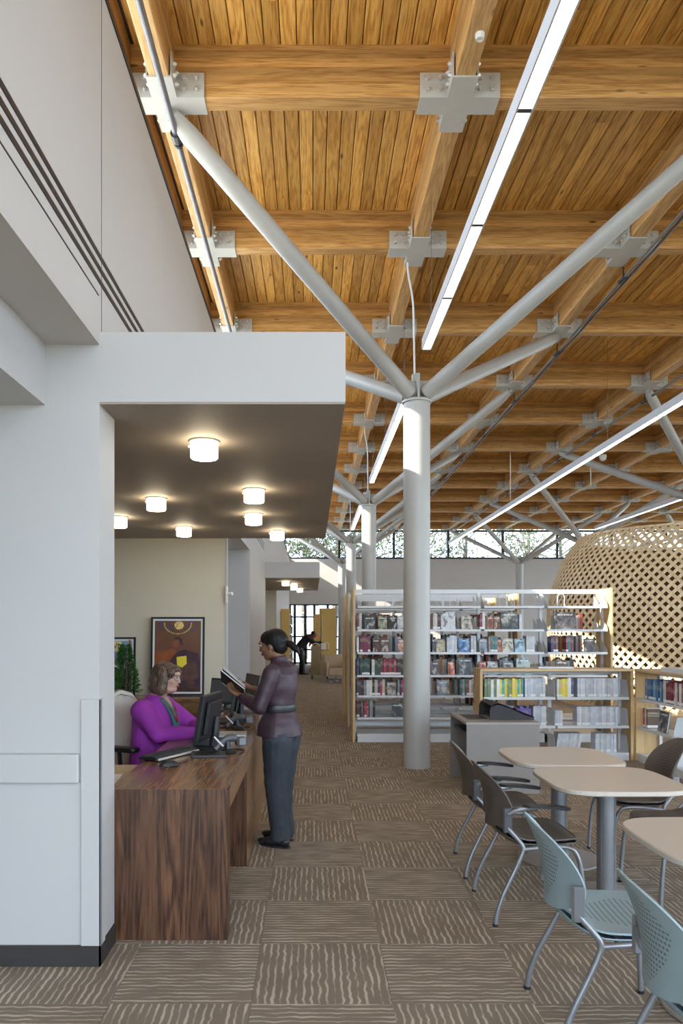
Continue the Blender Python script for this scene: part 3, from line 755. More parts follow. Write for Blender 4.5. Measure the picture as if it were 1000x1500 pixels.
# ------------------------------------------------------------ credenza, posters, plant
cr = empty('credenza', (-2.2, 8.7, 0), 0, label='long walnut credenza against the beige wall', cat='cabinet')
m = MB(); m.rbox(-3.9, -1.06, 8.42, 8.92, .79, .82, .004); at0(m.build('top', M['walnut_top'], cr), cr)
m = MB(); m.box(-3.9, -1.08, 8.46, 8.9, .02, .79); at0(m.build('carcass', M['walnut_side'], cr), cr)
for i in range(4):
    m = MB(); m.rbox(-3.85+i*.69, -3.18+i*.69, 8.44, 8.46, .06, .76, .003); at0(m.build('door', M['walnut_side'], cr), cr)
def text_mesh(fc):
    tmp = bpy.data.objects.new('lettering', fc); col.objects.link(tmp); dg = bpy.context.evaluated_depsgraph_get(); dg.update()
    me = bpy.data.meshes.new_from_object(tmp.evaluated_get(dg)); bpy.data.objects.remove(tmp)
    o = bpy.data.objects.new('lettering', me); col.objects.link(o); return o
def poster(name, x0, x1, y, h, lab, pm):
    t = empty(name, ((x0+x1)/2, y, .823), 0, label=lab, cat='poster'); W = x1-x0
    t.rotation_euler = (R(-4), 0, 0)
    m = MB(); b = .022
    m.box(-W/2, -W/2+b, -.012, .012, 0, h); m.box(W/2-b, W/2, -.012, .012, 0, h); m.box(-W/2+b, W/2-b, -.012, .012, 0, b); m.box(-W/2+b, W/2-b, -.012, .012, h-b, h)
    m.build('frame', M['black'], t)
    B('mat_board', M['paper'], (-W/2+b, W/2-b, 0, .004, b, h-b), parent=t)
    B('print', pm, (-W/2+b+.022, W/2-b-.022, -.002, 0, b+.022, h-b-.022), parent=t)
    return t
pY = 8.78
pa = poster('framed_poster', -1.91, -1.275, pY, .93, 'tall framed brown poster behind the seated person', M['poster_brown'])
def flat(name, poly, mat, parent, y=-.004):
    m = MB(); m.add([(x, y, z) for x, z in poly], [tuple(range(len(poly)))]); return m.build(name, mat, parent)
def blob(cx, cz, rx, rz, n=20): return [(cx+rx*math.cos(2*math.pi*i/n), cz+rz*math.sin(2*math.pi*i/n)) for i in range(n)]
c_or = plain('rust_print_ink', (.26, .075, .02), .4, var=.3, scale=9); c_pl = plain('plum_print_ink', (.055, .025, .035), .4, var=.3, scale=9); c_go = plain('gold_print_ink', (.75, .52, .20), .4, var=.4, scale=40)
c_fc = plain('face_print_ink', (.22, .075, .03), .4, var=.3, scale=25); c_bk = plain('brown_print_ink', (.10, .045, .035), .4, var=.3, scale=12); c_pu = plain('violet_print_ink', (.10, .06, .14), .4)
flat('print_chair', [(-.27, .20), (-.27, .52), (-.05, .55), (.02, .50), (-.06, .40), (-.16, .22)], c_or, pa)
flat('print_coat', [(-.10, .40), (.0, .52), (.08, .545), (.24, .50), (.27, .40), (.27, .10), (-.05, .08), (-.02, .3)], c_pl, pa, -.0045)
flat('print_lap', [(-.02, .20), (.06, .40), (.22, .40), (.25, .22), (.15, .16)], c_bk, pa, -.005)
flat('print_face', blob(-.015, .625, .052, .062), c_fc, pa, -.005)
flat('print_hair', [(-.05, .665), (-.03, .69), (.02, .695), (.05, .66), (.055, .61), (.035, .58), (.03, .63), (.01, .665)], c_pl, pa, -.0055)
flat('print_emblem', blob(.015, .83, .055, .05), c_go, pa, -.0055)
for i in range(22):
    a = math.pi + math.pi*i/21; flat('print_bead', blob(.0+.16*math.cos(a), .855+.125*math.sin(a), .008, .008, 8), c_go, pa, -.006)
flat('print_disc', blob(.16, .13, .05, .05), c_bk, pa, -.006)
flat('yellow_note', [(-.005, .36), (.055, .33), (.11, .375), (.105, .47), (-.01, .455)], M['yellow_note'], pa, -.007)
fc = bpy.data.curves.new('lettering', 'FONT'); fc.body = 'READ'; fc.size = .165; fc.align_x = 'CENTER'; fc.space_character = 1.25; fc.extrude = .0003
fc.materials.append(c_pu); fo = text_mesh(fc); fo.parent = pa; fo.location = (0, -.0035, .77); fo.rotation_euler = (R(90), 0, 0)
pb = poster('framed_poster', -2.62, -2.09, pY, .69, 'shorter framed colourful poster partly behind the plant', M['poster_blue'])
c_cr = plain('cream_print_ink', (.70, .62, .32), .5, var=.1); c_dk = plain('maroon_print_ink', (.06, .02, .02), .5, var=.4, scale=15)
flat('print_banner', [(-.2, .52), (.10, .52), (.10, .64), (-.2, .64)], c_cr, pb)
flat('print_figure', [(.08, .05), (.20, .05), (.20, .36), (.16, .40), (.12, .3), (.05, .2)], c_dk, pb)
flat('print_cloud', [(.0, .34), (.06, .30), (.16, .33), (.12, .37), (.07, .42), (.03, .38)], M['paper'], pb, -.0045)
flat('print_mast', [(.19, .3), (.205, .3), (.205, .66), (.185, .66)], c_or, pb, -.005)
fc = bpy.data.curves.new('lettering', 'FONT'); fc.body = 'OWN'; fc.size = .09; fc.align_x = 'CENTER'; fc.extrude = .0003
fc.materials.append(c_dk); fo = text_mesh(fc); fo.parent = pb; fo.location = (.0, -.0055, .555); fo.rotation_euler = (R(90), 0, 0)
pl = empty('potted_plant', (-2.13, 8.5, .82), 0, label='bushy green plant on the credenza beside the white pier', cat='plant')
m = MB(); m.lathe([(.06, 0), (.08, .1), (.085, .1), (.07, .1)], n=20); m.build('pot', M['baseboard'], pl, smooth=True)
m = MB(); m.tube([(0, 0, .05), (.01, 0, .3), (0, 0, .56)], [.012, .009, .004], 6); m.build('stem', M['bark'], pl)
m = MB(); rnd = random.Random(4)
for i in range(1500):
    z = rnd.uniform(.06, .60); rr = (.145*(1-(z-.1)/.56)+.02)*math.sqrt(rnd.random()); a = rnd.uniform(0, 6.28)
    c = Vector((rr*math.cos(a), rr*math.sin(a), z)); d_ = Vector((math.cos(a), math.sin(a), rnd.uniform(-.1, .9))).normalized(); q = d_.orthogonal().normalized()*.008
    m.add([c, c+d_*.02+q, c+d_*.045, c+d_*.02-q], [(0, 1, 2, 3)])
tag(m.build('leaves', M['plant'], pl), kind='stuff')

# ------------------------------------------------------------ tall shelving ranges
def spaces(words): return words
ORD = ['first', 'second', 'third', 'fourth', 'fifth', 'sixth', 'seventh', 'eighth', 'ninth', 'tenth', 'eleventh', 'twelfth', 'thirteenth', 'fourteenth', 'fifteenth', 'sixteenth', 'seventeenth', 'eighteenth', 'nineteenth', 'twentieth', 'twenty-first', 'twenty-second', 'twenty-third', 'twenty-fourth', 'twenty-fifth', 'twenty-sixth']
SH = [1.932, 1.60, 1.275, .95, .66, .35]
SX0, SXW = .62, .90
def upright(m, x, y, h):
    m.box(x-.022, x+.022, y-.02, y+.02, 0, h)
def tall_range(y0, lab, grp, detail=True, nb=4):
    t = empty('book_range', (SX0+1.8, y0, 0), 0, label=lab, cat='bookshelf', group=grp)
    D = .56
    m = MB(); m.rbox(SX0-.045, SX0-.012, y0, y0+D, 0, 2.19, .004); at0(m.build('end_panel', M['maple'], t), t)
    m = MB(); m.rbox(SX0+nb*SXW+.012, SX0+nb*SXW+.045, y0, y0+D, 0, 2.19, .004); at0(m.build('end_panel', M['maple'], t), t)
    for i in range(nb+1):
        m = MB(); upright(m, SX0+i*SXW, y0+D/2, 2.17)
        if detail:
            for q in range(44): m.box(SX0+i*SXW-.006, SX0+i*SXW+.006, y0+D/2-.0235, y0+D/2-.02, .1+q*.046, .115+q*.046)
        at0(m.build('upright', M['shelf'], t), t)
    m = MB(); m.box(SX0, SX0+nb*SXW, y0+D/2-.015, y0+D/2+.015, 2.12, 2.18); at0(m.build('top_rail', M['shelf'], t), t)
    for i in range(nb):
        xa, xb = SX0+i*SXW+.024, SX0+(i+1)*SXW-.024
        for zi, z in enumerate(SH):
            for s in (0, 1):
                ya, yb = (y0+.02, y0+D/2-.03) if s == 0 else (y0+D/2+.03, y0+D-.02)
                m = MB(); m.box(xa, xb, ya, yb, z-.018, z)
                ylip = ya if s == 0 else yb-.004
                m.box(xa, xb, ylip-.001, ylip+.004, z-.028, z+.002)
                for xx in (xa, xb-.002):
                    m.add([(xx, ya, z), (xx+.002, ya, z), (xx+.002, yb, z), (xx, yb, z), (xx, ya+.03, z+.05), (xx+.002, ya+.03, z+.05), (xx+.002, yb, z+.17), (xx, yb, z+.17)], [(3, 2, 1, 0), (0, 1, 5, 4), (1, 2, 6, 5), (2, 3, 7, 6), (3, 0, 4, 7), (4, 5, 6, 7)])
                at0(m.build('shelf', M['shelf'], t), t)
        m = MB(); m.box(xa, xb, y0+.01, y0+.02, 0, .10); m.box(xa, xb, y0+.01, y0+D-.01, .10, .118); m.box(xa, xb, y0+D-.02, y0+D-.01, 0, .10)
        at0(m.build('base_shelf', M['shelf'], t), t)
        m = MB(); m.box(xa, xb, y0+D/2-.006, y0+D/2+.006, .20, .26); at0(m.build('tie_bar', M['shelf'], t), t)
    return t
tall_range(10.55, 'tall pale steel bookshelf range directly behind the nearest column', 'tall shelving ranges')
tall_range(12.1, 'second tall shelf range, seen through the first', 'tall shelving ranges', False, 3)
tall_range(13.6, 'third tall shelf range, only its left end panel in view', 'tall shelving ranges', False, 3)

# books
bk = MB()   # unit book: spine faces -y, thickness x, depth y, height z
bk.cur = 0
bk.box(-.5, -.42, -.5, .5, 0, 1); bk.box(.42, .5, -.5, .5, 0, 1); bk.box(-.42, .42, -.5, -.46, 0, 1)
bk.cur = 1; bk.box(-.42, .42, -.46, .48, .02, .975)
book_me = bk.mesh('book', [M['book'], M['paper']])
fb = MB(); fb.box(-.5, .5, -.5, -.40, 0, 1); fb.box(-.5, .5, .40, .5, 0, 1); fb.box(-.5, -.47, -.4, .4, 0, 1); fb.cur = 1; fb.box(-.47, .48, -.4, .4, .02, .98)
face_me = fb.mesh('book', [M['art'], M['paper']])
PAL = {'dark': [('black', (.02, .02, .025)), ('navy', (.03, .04, .10)), ('dark green', (.02, .06, .035)), ('maroon', (.12, .02, .03)), ('white', (.62, .60, .56)), ('brown', (.12, .07, .045)), ('grey', (.28, .28, .28)), ('red', (.40, .03, .04)), ('cream', (.55, .48, .36))],
       'mix': [('grey', (.30, .30, .31)), ('beige', (.45, .37, .27)), ('rust', (.33, .10, .05)), ('white', (.62, .60, .57)), ('navy', (.04, .06, .14)), ('teal', (.05, .20, .22)), ('brown', (.16, .10, .07)), ('maroon', (.22, .04, .06))],
       'maroon': [('burgundy', (.15, .02, .05))], 'green': [('dark green', (.02, .055, .035))], 'red': [('red', (.42, .02, .04))],
       'bright': [('yellow', (.72, .60, .05)), ('yellow', (.70, .58, .08)), ('white', (.70, .68, .62)), ('olive', (.22, .25, .08)), ('teal', (.05, .36, .40)), ('dark blue', (.07, .10, .20)), ('green', (.18, .25, .13))],
       'violet': [('violet', (.10, .07, .28)), ('violet', (.13, .09, .33))],
       'journal': [('pale grey', (.52, .55, .60)), ('pale grey', (.50, .53, .58)), ('off-white', (.60, .60, .60))],
       'crimson': [('crimson', (.28, .04, .06)), ('dark red', (.20, .03, .04)), ('white', (.62, .60, .58))],
       'blues': [('blue', (.07, .16, .32)), ('navy', (.03, .06, .16)), ('sky blue', (.16, .34, .48))]}
books = []   # (px size, obj)
rb = random.Random(21)
def spine_row(x, xe, yf, z, pal, where, grp, start=0, hgt=.25, thick=(.022, .042), axis=0, lean=False, jitter=.03):
    i = start
    while x < xe:
        th = rb.uniform(*thick)
        if x+th > xe: break
        hh = hgt*(1+rb.uniform(-jitter*3, jitter)); dp = rb.uniform(.15, .19)
        nm, c = rb.choice(PAL[pal])
        o = bpy.data.objects.new('book', book_me); col.objects.link(o)
        if axis == 0: o.location = (x+th/2, yf+dp/2+rb.uniform(0, .012), z); o.rotation_euler = (0, R(10) if lean else 0, 0)
        else: o.location = (yf+dp/2+rb.uniform(0, .012), x+th/2, z); o.rotation_euler = (0, 0, R(-90))
        o.scale = (th*.96, dp, hh)
        k = rb.uniform(.8, 1.15); o.color = (c[0]*k, c[1]*k, c[2]*k, 1)
        tag(o, f'{nm} book, {ORD[min(i, 25)]} upright {where}', 'book', grp); books.append(o)
        x += th; i += 1
    return x, i
def face_out(x, w_, h_b, yf, z, nm, c, where, grp='display books standing face out', axis=0):
    o = bpy.data.objects.new('book', face_me); col.objects.link(o)
    if axis == 0: o.location = (x+w_/2, yf+.04, z+.001); o.rotation_euler = (R(-9), 0, 0)
    else: o.location = (yf+.04, x+w_/2, z+.001); o.rotation_euler = (R(-9), 0, R(-90))
    o.scale = (w_, .022, h_b); o.color = (*c, 1)
    tag(o, f'{nm} book facing out {where}', 'book', grp); books.append(o)
Y1 = 10.575
def X_(px, Y=10.6): return (px-457)*Y/F
bayn = ['leftmost', 'second', 'third', 'rightmost']
shn = ['top', 'upper', 'middle', 'lower', 'bottom']
def wh(s, b): return f'on the {shn[s]} stocked shelf, {bayn[b]} bay of tall shelving'
# rows: (bay, shelf, [(kind, x0px, x1px, params)])
rows = [
 (0, 0, [('s', 523, 533, 'mix'), ('f', 534, 549, 'charcoal art', (.10, .10, .10)), ('f', 554, 567, 'pale green', (.32, .33, .20)), ('f', 569, 581, 'black', (.02, .02, .02)), ('f', 582, 592, 'pale grey', (.5, .5, .5))]),
 (0, 1, [('s', 522, 527, 'mix'), ('s', 527, 543, 'maroon'), ('f', 546, 556, 'brown', (.12, .04, .03)), ('f', 557, 571, 'dark portrait', (.14, .08, .07)), ('f', 583, 592, 'cream and orange', (.55, .28, .20))]),
 (0, 2, [('s', 522, 527, 'dark'), ('s', 527, 544, 'green'), ('s', 544, 592, 'dark')]),
 (0, 3, [('s', 522, 566, 'dark'), ('f', 567, 580, 'tan', (.25, .21, .15)), ('s', 582, 592, 'dark')]),
 (0, 4, [('s', 522, 533, 'dark'), ('s', 533, 541, 'red'), ('s', 541, 552, 'dark'), ('f', 574, 590, 'black titled', (.03, .03, .035))]),
 (1, 0, [('s', 634, 645, 'dark'), ('f', 646, 667, 'white framed photo', (.62, .62, .62)), ('f', 676, 692, 'cream lettered', (.50, .44, .34))]),
 (1, 1, [('f', 633, 639, 'dark', (.04, .04, .06)), ('f', 639, 652, 'cream tree', (.42, .36, .20)), ('s', 654, 671, 'journal'), ('f', 672, 688, 'sky blue', (.08, .22, .48)), ('s', 689, 697, 'journal')]),
 (1, 2, [('f', 633, 643, 'dark purple', (.06, .05, .07)), ('f', 656, 666, 'orange', (.55, .10, .02)), ('f', 672, 692, 'black and white', (.06, .07, .08))]),
 (1, 3, [('f', 640, 658, 'grey arch', (.20, .22, .25)), ('s', 673, 695, 'mix')]),
 (2, 0, [('s', 702, 712, 'mix'), ('f', 714, 722, 'orange', (.42, .12, .06)), ('f', 723, 733, 'maroon gold', (.22, .10, .05)), ('f', 734, 759, 'landscape painting', (.12, .13, .12)), ('s', 760, 766, 'journal')]),
 (2, 1, [('f', 702, 714, 'mountain', (.30, .33, .38)), ('s', 715, 729, 'mix'), ('f', 729, 735, 'orange', (.50, .12, .04)), ('f', 736, 752, 'cream titled', (.48, .46, .36)), ('f', 754, 769, 'light blue', (.30, .50, .58)), ('s', 770, 784, 'journal')]),
 (2, 2, [('f', 702, 712, 'red', (.42, .08, .05)), ('f', 714, 729, 'white', (.50, .50, .50)), ('f', 737, 752, 'grey', (.22, .24, .25)), ('f', 757, 777, 'pale teal', (.45, .55, .52))]),
 (3, 0, [('f', 812, 844, 'collage', (.20, .16, .14))]),
 (3, 1, [('s', 806, 818, 'mix'), ('s', 828, 842, 'mix'), ('f', 856, 872, 'dark lettered', (.12, .09, .08))]),
 (3, 2, [('f', 815, 832, 'plain brown', (.13, .07, .045))]),
]
for b, s, items in rows:
    i = 0
    for it in items:
        x0, x1 = X_(it[1]), X_(it[2])
        if it[0] == 's': _, i = spine_row(x0, x1, Y1, SH[s+1], it[3], wh(s, b), 'upright books on the tall shelving', i, hgt=.235, thick=(.026, .044))
        else: face_out(x0, x1-x0, min(.25, max(.19, (x1-x0)*1.25)), Y1, SH[s+1], it[3], it[4], wh(s, b))
# bookends on the nearly empty top shelf
be = MB(); pts = [(-.05, 0, 0), (-.05, 0, .13), (-.035, 0, .165), (0, 0, .18), (.035, 0, .165), (.05, 0, .13), (.05, 0, 0)]
be.tube(smooth_path(pts, 3), .005, 6); be.box(-.06, .06, 0, .12, 0, .002); be_me = be.mesh('bookend', M['shelf'], smooth=True)
for i, px in enumerate((570, 646, 655, 738, 750, 824)):
    o = put('bookend', be_me, None, (X_(px), 10.68, SH[0])); tag(o, f'pale steel wire bookend, {ORD[i]} from left on the empty top shelf', 'bookend', 'wire bookends on the top shelf')

# ------------------------------------------------------------ low shelving
def low_range(x0, nb, y0, lab, ends=(1, 1)):
    """front faces -y, runs along +x from x0"""
    W = .90; D = .33; Hh = 1.12
    t = empty('low_bookcase', (0, 0, 0), 0, label=lab, cat='bookshelf')
    L = nb*W
    m = MB(); m.rbox(-.02, L+.06, -.01, D*1.0+.02, Hh-.03, Hh, .006); m.build('top', M['maple_y'], t)
    m = MB(); m.rbox(-.02, .015, 0, D, 0, Hh-.03, .004); m.build('end_panel', M['maple'], t)
    m = MB(); m.rbox(L+.025, L+.06, 0, D, 0, Hh-.03, .004); m.build('end_panel', M['maple'], t)
    for i in range(nb):
        for zz in (.09, .42, .77):
            m = MB(); a, b = .02+i*W+.012, .02+(i+1)*W-.012
            m.box(a, b, .012, D-.05, zz-.018, zz); m.box(a, b, .008, .013, zz-.028, zz+.004)
            m.add([(b-.003, .03, zz), (b, .03, zz), (b, D-.06, zz), (b-.003, D-.06, zz), (b-.003, .03, zz+.05), (b, .03, zz+.05), (b-.003, .07, zz+.21), (b, .07, zz+.21), (b-.003, D-.06, zz+.21), (b, D-.06, zz+.21)],
                  [(0, 1, 2, 3), (0, 1, 5, 4), (4, 5, 7, 6), (6, 7, 9, 8), (1, 2, 9, 7, 5), (0, 4, 6, 8, 3)])
            m.build('shelf', M['shelf'], t)
        m = MB(); m.box(.02+i*W+.012, .02+(i+1)*W-.012, .01, .02, 0, .07); m.build('kick_plate', M['shelf'], t)
    for i in range(nb+1):
        m = MB(); xx = min(max(.02+i*W, .037), L+.003); m.box(xx-.02, xx+.02, D-.06, D-.03, 0, Hh-.03)
        for q in range(20): m.box(xx-.005, xx+.005, D-.062, D-.06, .1+q*.046, .115+q*.046)
        m.build('upright', M['shelf'], t)
    m = MB(); m.box(.02, L+.02, D-.05, D-.035, Hh-.08, Hh-.03); m.build('top_rail', M['shelf'], t)
    return t
lo = low_range(0, 2, 0, 'low maple and steel bookcase behind the grey kiosk'); lo.location = (2.07, 9.1, 0)
lp = low_range(0, 4, 0, 'low maple bookcase running towards the camera at the right edge'); lp.location = (3.96, 9.12, 0); lp.rotation_euler = (0, 0, R(-90))
YL = 9.13
def XL_(px): return (px-457)*9.15/F
A1, A2, A3 = 'on the top shelf of the low bookcase', 'on the middle shelf of the low bookcase', 'on the bottom shelf of the low bookcase'
_, i = spine_row(XL_(709), XL_(767), YL, .77, 'bright', A1+', left bay', 'books on the low bookcase', 0, .235)
_, i = spine_row(XL_(768), XL_(800), YL, .77, 'journal', A1+', left bay', 'books on the low bookcase', i, .235, (.028, .034), jitter=.003)
_, i = spine_row(XL_(815), XL_(844), YL, .77, 'bright', A1+', right bay', 'books on the low bookcase', 0, .24)
_, i = spine_row(XL_(845), XL_(905), YL, .77, 'journal', A1+', right bay', 'books on the low bookcase', i, .235, (.028, .036), jitter=.003)
_, i = spine_row(XL_(756), XL_(779), YL, .42, 'violet', A2+', left bay', 'books on the low bookcase', 0, .235)
_, i = spine_row(XL_(780), XL_(801), YL, .42, 'journal', A2+', left bay', 'books on the low bookcase', i, .24, (.028, .034), jitter=.003)
_, i = spine_row(XL_(812), XL_(825), YL, .42, 'journal', A2+', right bay', 'books on the low bookcase', 0, .19, (.028, .034), jitter=.003)
_, i = spine_row(XL_(844), XL_(904), YL, .42, 'journal', A2+', right bay', 'books on the low bookcase', i, .235, (.03, .036), jitter=.003)
_, i = spine_row(XL_(812), XL_(852), YL, .09, 'journal', A3+', right bay', 'books on the low bookcase', 0, .24, (.03, .038), jitter=.003, lean=True)
_, i = spine_row(XL_(871), XL_(902), YL, .09, 'journal', A3+', right bay', 'books on the low bookcase', i, .235, (.03, .036), jitter=.003)
XP = 3.99
B1, B2, B3 = 'on the top shelf of the right bookcase', 'on the middle shelf of the right bookcase', 'on the lowest shelf of the right bookcase'
# rows run along y; count from the far end would invert, so count is from the near end
GR = 'books on the right bookcase'
spine_row(8.50, 8.98, XP, .77, 'blues', B1+', far stretch', GR, 0, .25, axis=1)
spine_row(7.95, 8.49, XP, .77, 'crimson', B1+', middle stretch', GR, 0, .25, axis=1)
spine_row(7.3, 7.94, XP, .77, 'blues', B1+', near stretch', GR, 0, .22, axis=1)
spine_row(8.88, 9.0, XP, .42, 'dark', B2+', far stretch', GR, 0, .25, axis=1)
face_out(8.45, .22, .24, XP, .42, 'black floral', (.12, .12, .13), B2+', far end', axis=1)
spine_row(7.2, 7.95, XP, .42, 'blues', B2+', near stretch', GR, 0, .24, axis=1)
spine_row(7.2, 7.75, XP, .09, 'journal', B3+', near stretch', GR, 0, .24, axis=1)
m = MB(); m.rbox(-.22, .22, -.1, .1, 0, .02, .004); m.build('display_tray', M['shelf'], None, loc=(3.0, 9.25, 1.121)); tag(bpy.data.objects['display_tray'], 'flat grey tray lying on top of the low bookcase', 'tray')
m = MB(); m.rbox(-.12, .12, -.3, .3, 0, .05, .004); m.build('storage_box', M['shelf'], None, loc=(4.1, 8.2, 1.121)); tag(bpy.data.objects['storage_box'], 'flat grey box on top of the right bookcase', 'box')

# rest of the books: back faces and farther ranges, one mass
rest = MB(); restc = []
rr = random.Random(5)
mats_rest = [M['paper']] + [plain('book_cloth_%d' % i, c, .6) for i, c in enumerate([(.03, .03, .05), (.25, .05, .05), (.40, .34, .26), (.08, .12, .10), (.30, .30, .32), (.55, .52, .46), (.40, .15, .05)])]
def rest_row(x0, x1, y, z, fill):
    x = x0
    while x < x1:
        th = rr.uniform(.022, .045)
        if rr.random() < fill:
            rest.cur = rr.randrange(1, 8); hh = rr.uniform(.18, .25); rest.box(x, x+th*.94, y, y+.17, z, z+hh)
        else: x += rr.choice([0, .08])
        x += th
for y0 in (10.55, 12.1, 13.6):
    for b in range(4 if y0 < 11 else 3):
        for s in range(1, 6):
            for face in (0, 1):
                if y0 == 10.55 and face == 0: continue
                if s == 5 and rr.random() < .7: continue
                a = SX0+b*SXW+.05; wdt = SXW-.1; st = rr.uniform(0, .3)
                rest_row(a+st*wdt, a+wdt*(st+rr.uniform(.35, .6)), y0+.33 if face else y0+.05, SH[s]+.001, .9)
tag(rest.build('book_rows', mats_rest), 'rows of books on the farther shelf faces seen through the gaps', 'books', kind='stuff')

# ------------------------------------------------------------ kiosk
kx0, kx1, ky0, ky1 = 1.51, 2.22, 7.27, 8.13
ks = empty('catalogue_kiosk', ((kx0+kx1)/2, (ky0+ky1)/2, 0), 0, label='grey box shaped computer desk in front of the low bookcase', cat='desk')
m = MB(); m.rbox(kx0-.01, kx1+.01, ky0-.01, ky1+.01, .675, .70, .004); at0(m.build('top', M['kiosktop'], ks), ks)
m = MB(); m.box(kx0, kx1, ky0, ky0+.03, 0, .675); at0(m.build('front_panel', M['kiosk'], ks), ks)
m = MB(); m.box(kx0, kx1, ky1-.03, ky1, 0, .675); m.box(kx1-.03, kx1, ky0+.03, ky1-.03, 0, .675); m.box(kx0+.35, kx0+.38, ky0+.03, ky1-.03, .02, .675); at0(m.build('side_panel', M['kiosk'], ks), ks)
m = MB(); m.box(kx0+.03, kx0+.35, ky0+.05, ky1-.05, .56, .575); at0(m.build('keyboard_tray', M['black'], ks), ks)
hd = empty('screen_hood', (1.86, 7.7, .70), 0, label='dark curved monitor hood on top of the grey kiosk desk', cat='hood')
m = MB(); prof = [(-.02, 0), (-.02, .10), (.0, .145), (.05, .165), (.10, .155), (.20, .12), (.32, .065), (.42, .035), (.42, 0)]
T = Matrix.Rotation(R(90), 4, 'X')
for a, b in ((-.25, -.235), (.235, .25)): m.prism(prof, a, b, T)
sh_ = prof[2:8]
for (xa, za), (xb, zb) in zip(sh_[:-1], sh_[1:]):
    m.add([(xa, -.25, za), (xa, .25, za), (xb, .25, zb), (xb, -.25, zb), (xa, -.25, za-.012), (xa, .25, za-.012), (xb, .25, zb-.012), (xb, -.25, zb-.012)], [(0, 1, 2, 3), (7, 6, 5, 4), (0, 3, 7, 4), (1, 5, 6, 2), (0, 4, 5, 1), (3, 2, 6, 7)])
m.build('hood_shell', M['hood'], hd, smooth=50, loc=(-.06, 0, 0))
m = MB(); m.box(-.01, .30, -.23, .23, .0, .012); m.build('recess_liner', M['black'], hd)
m = MB(); m.box(-.15, .05, -.2, .2, 0, .004); m.build('glass_pane', M['black'], hd, loc=(-.14, 0, 0))
m = MB(); m.rbox(-.1, .12, -.16, .16, 0, .006, .004)
m = MB(); m.box(0, .012, -.2, .2, .02, .13); m.build('screen', M['black'], hd, loc=(.10, 0, 0))

# ------------------------------------------------------------ tables
def sq(n=48, a=.38, e=4.2): 
    out = []
    for i in range(n):
        t = 2*math.pi*i/n; c, s = math.cos(t), math.sin(t)
        out.append((a*math.copysign(abs(c)**(2/e), c), a*math.copysign(abs(s)**(2/e), s)))
    return out
def table(x, y, rz, lab):
    t = empty('cafe_table', (x, y, 0), rz, label=lab, cat='table', group='square pale tables')
    m = MB(); p = sq(); p2_ = [(a*.985, b*.985) for a, b in p]
    n = len(p); vs = [(a, b, .697) for a, b in p2_]+[(a, b, .702) for a, b in p]+[(a, b, .72) for a, b in p]+[(a, b, .725) for a, b in p2_]
    fs = [tuple(range(n-1, -1, -1)), tuple(range(3*n, 4*n))]+[(j*n+i, j*n+(i+1) % n, (j+1)*n+(i+1) % n, (j+1)*n+i) for j in range(3) for i in range(n)]
    m.add(vs, fs); m.build('tabletop', M['table'], t)
    m = MB(); m.lathe([(.055, .03), (.055, .67), (.055, .675)], n=32)
    for k in range(4):
        a = k*math.pi/2+.6; m.box(-.003, .003, .052, .0575, .04, .66, Matrix.Rotation(a, 4, 'Z'))
    m.build('post', M['tubing'], t, smooth=35)
    m = MB(); m.lathe([(.28, 0), (.285, .006), (.28, .014), (.18, .024), (.062, .03), (.062, .045), (.057, .05)], n=56); m.build('base_disc', M['kiosktop'], t, smooth=35)
    m = MB(); m.box(-.22, .22, -.03, .03, .675, .697); m.box(-.03, .03, -.22, .22, .675, .697); m.build('top_plate', M['black'], t)
table(1.735, 5.23, 0, 'farther square pale cafe table with single grey post')
table(1.755, 4.44, 0, 'middle square pale cafe table on disc base')
table(1.78, 3.15, 0, 'nearest pale table cut off by the right edge')

# ------------------------------------------------------------ chairs
def back_fn(u, v):
    v = (1-math.cos(math.pi*v))/2; a = 2*u-1
    vv = v
    c = .42; k = (abs(vv-c)/(1-c if vv > c else c))**2.7
    w_ = .232*max(0, 1-k)**.5*(1-.16*max(0, vv-c))
    y = a*w_; z = .49+.362*vv
    x_ = -.235-.085*vv**1.3+.022*math.sin(vv*math.pi)
    x_ += .105*abs(y/.232)**2.0*(1-vv*.35)
    return (x_, y, z)
def seat_fn(u, v):
    v = (1-math.cos(math.pi*v))/2; a = 2*u-1
    k = abs(2*v-1)**4.5
    y = a*.238*max(0, 1-k)**.5; xx = -.20+.46*v
    z = .455+.012*abs(a)**2.5-.010*math.sin(math.pi*v)
    if v < .3: z += .045*((.3-v)/.3)**1.6
    if v > .78: z -= .035*((v-.78)/.22)**2
    return (xx, y, z)
def under_fn(u, v):
    x_, y, z = seat_fn(u, .02+v*.90)
    return (x_, y*.93, z-.016-.03*math.sin(math.pi*v)*(1-abs(2*u-1)**3)-(.012 if 0 < v < 1 else 0))
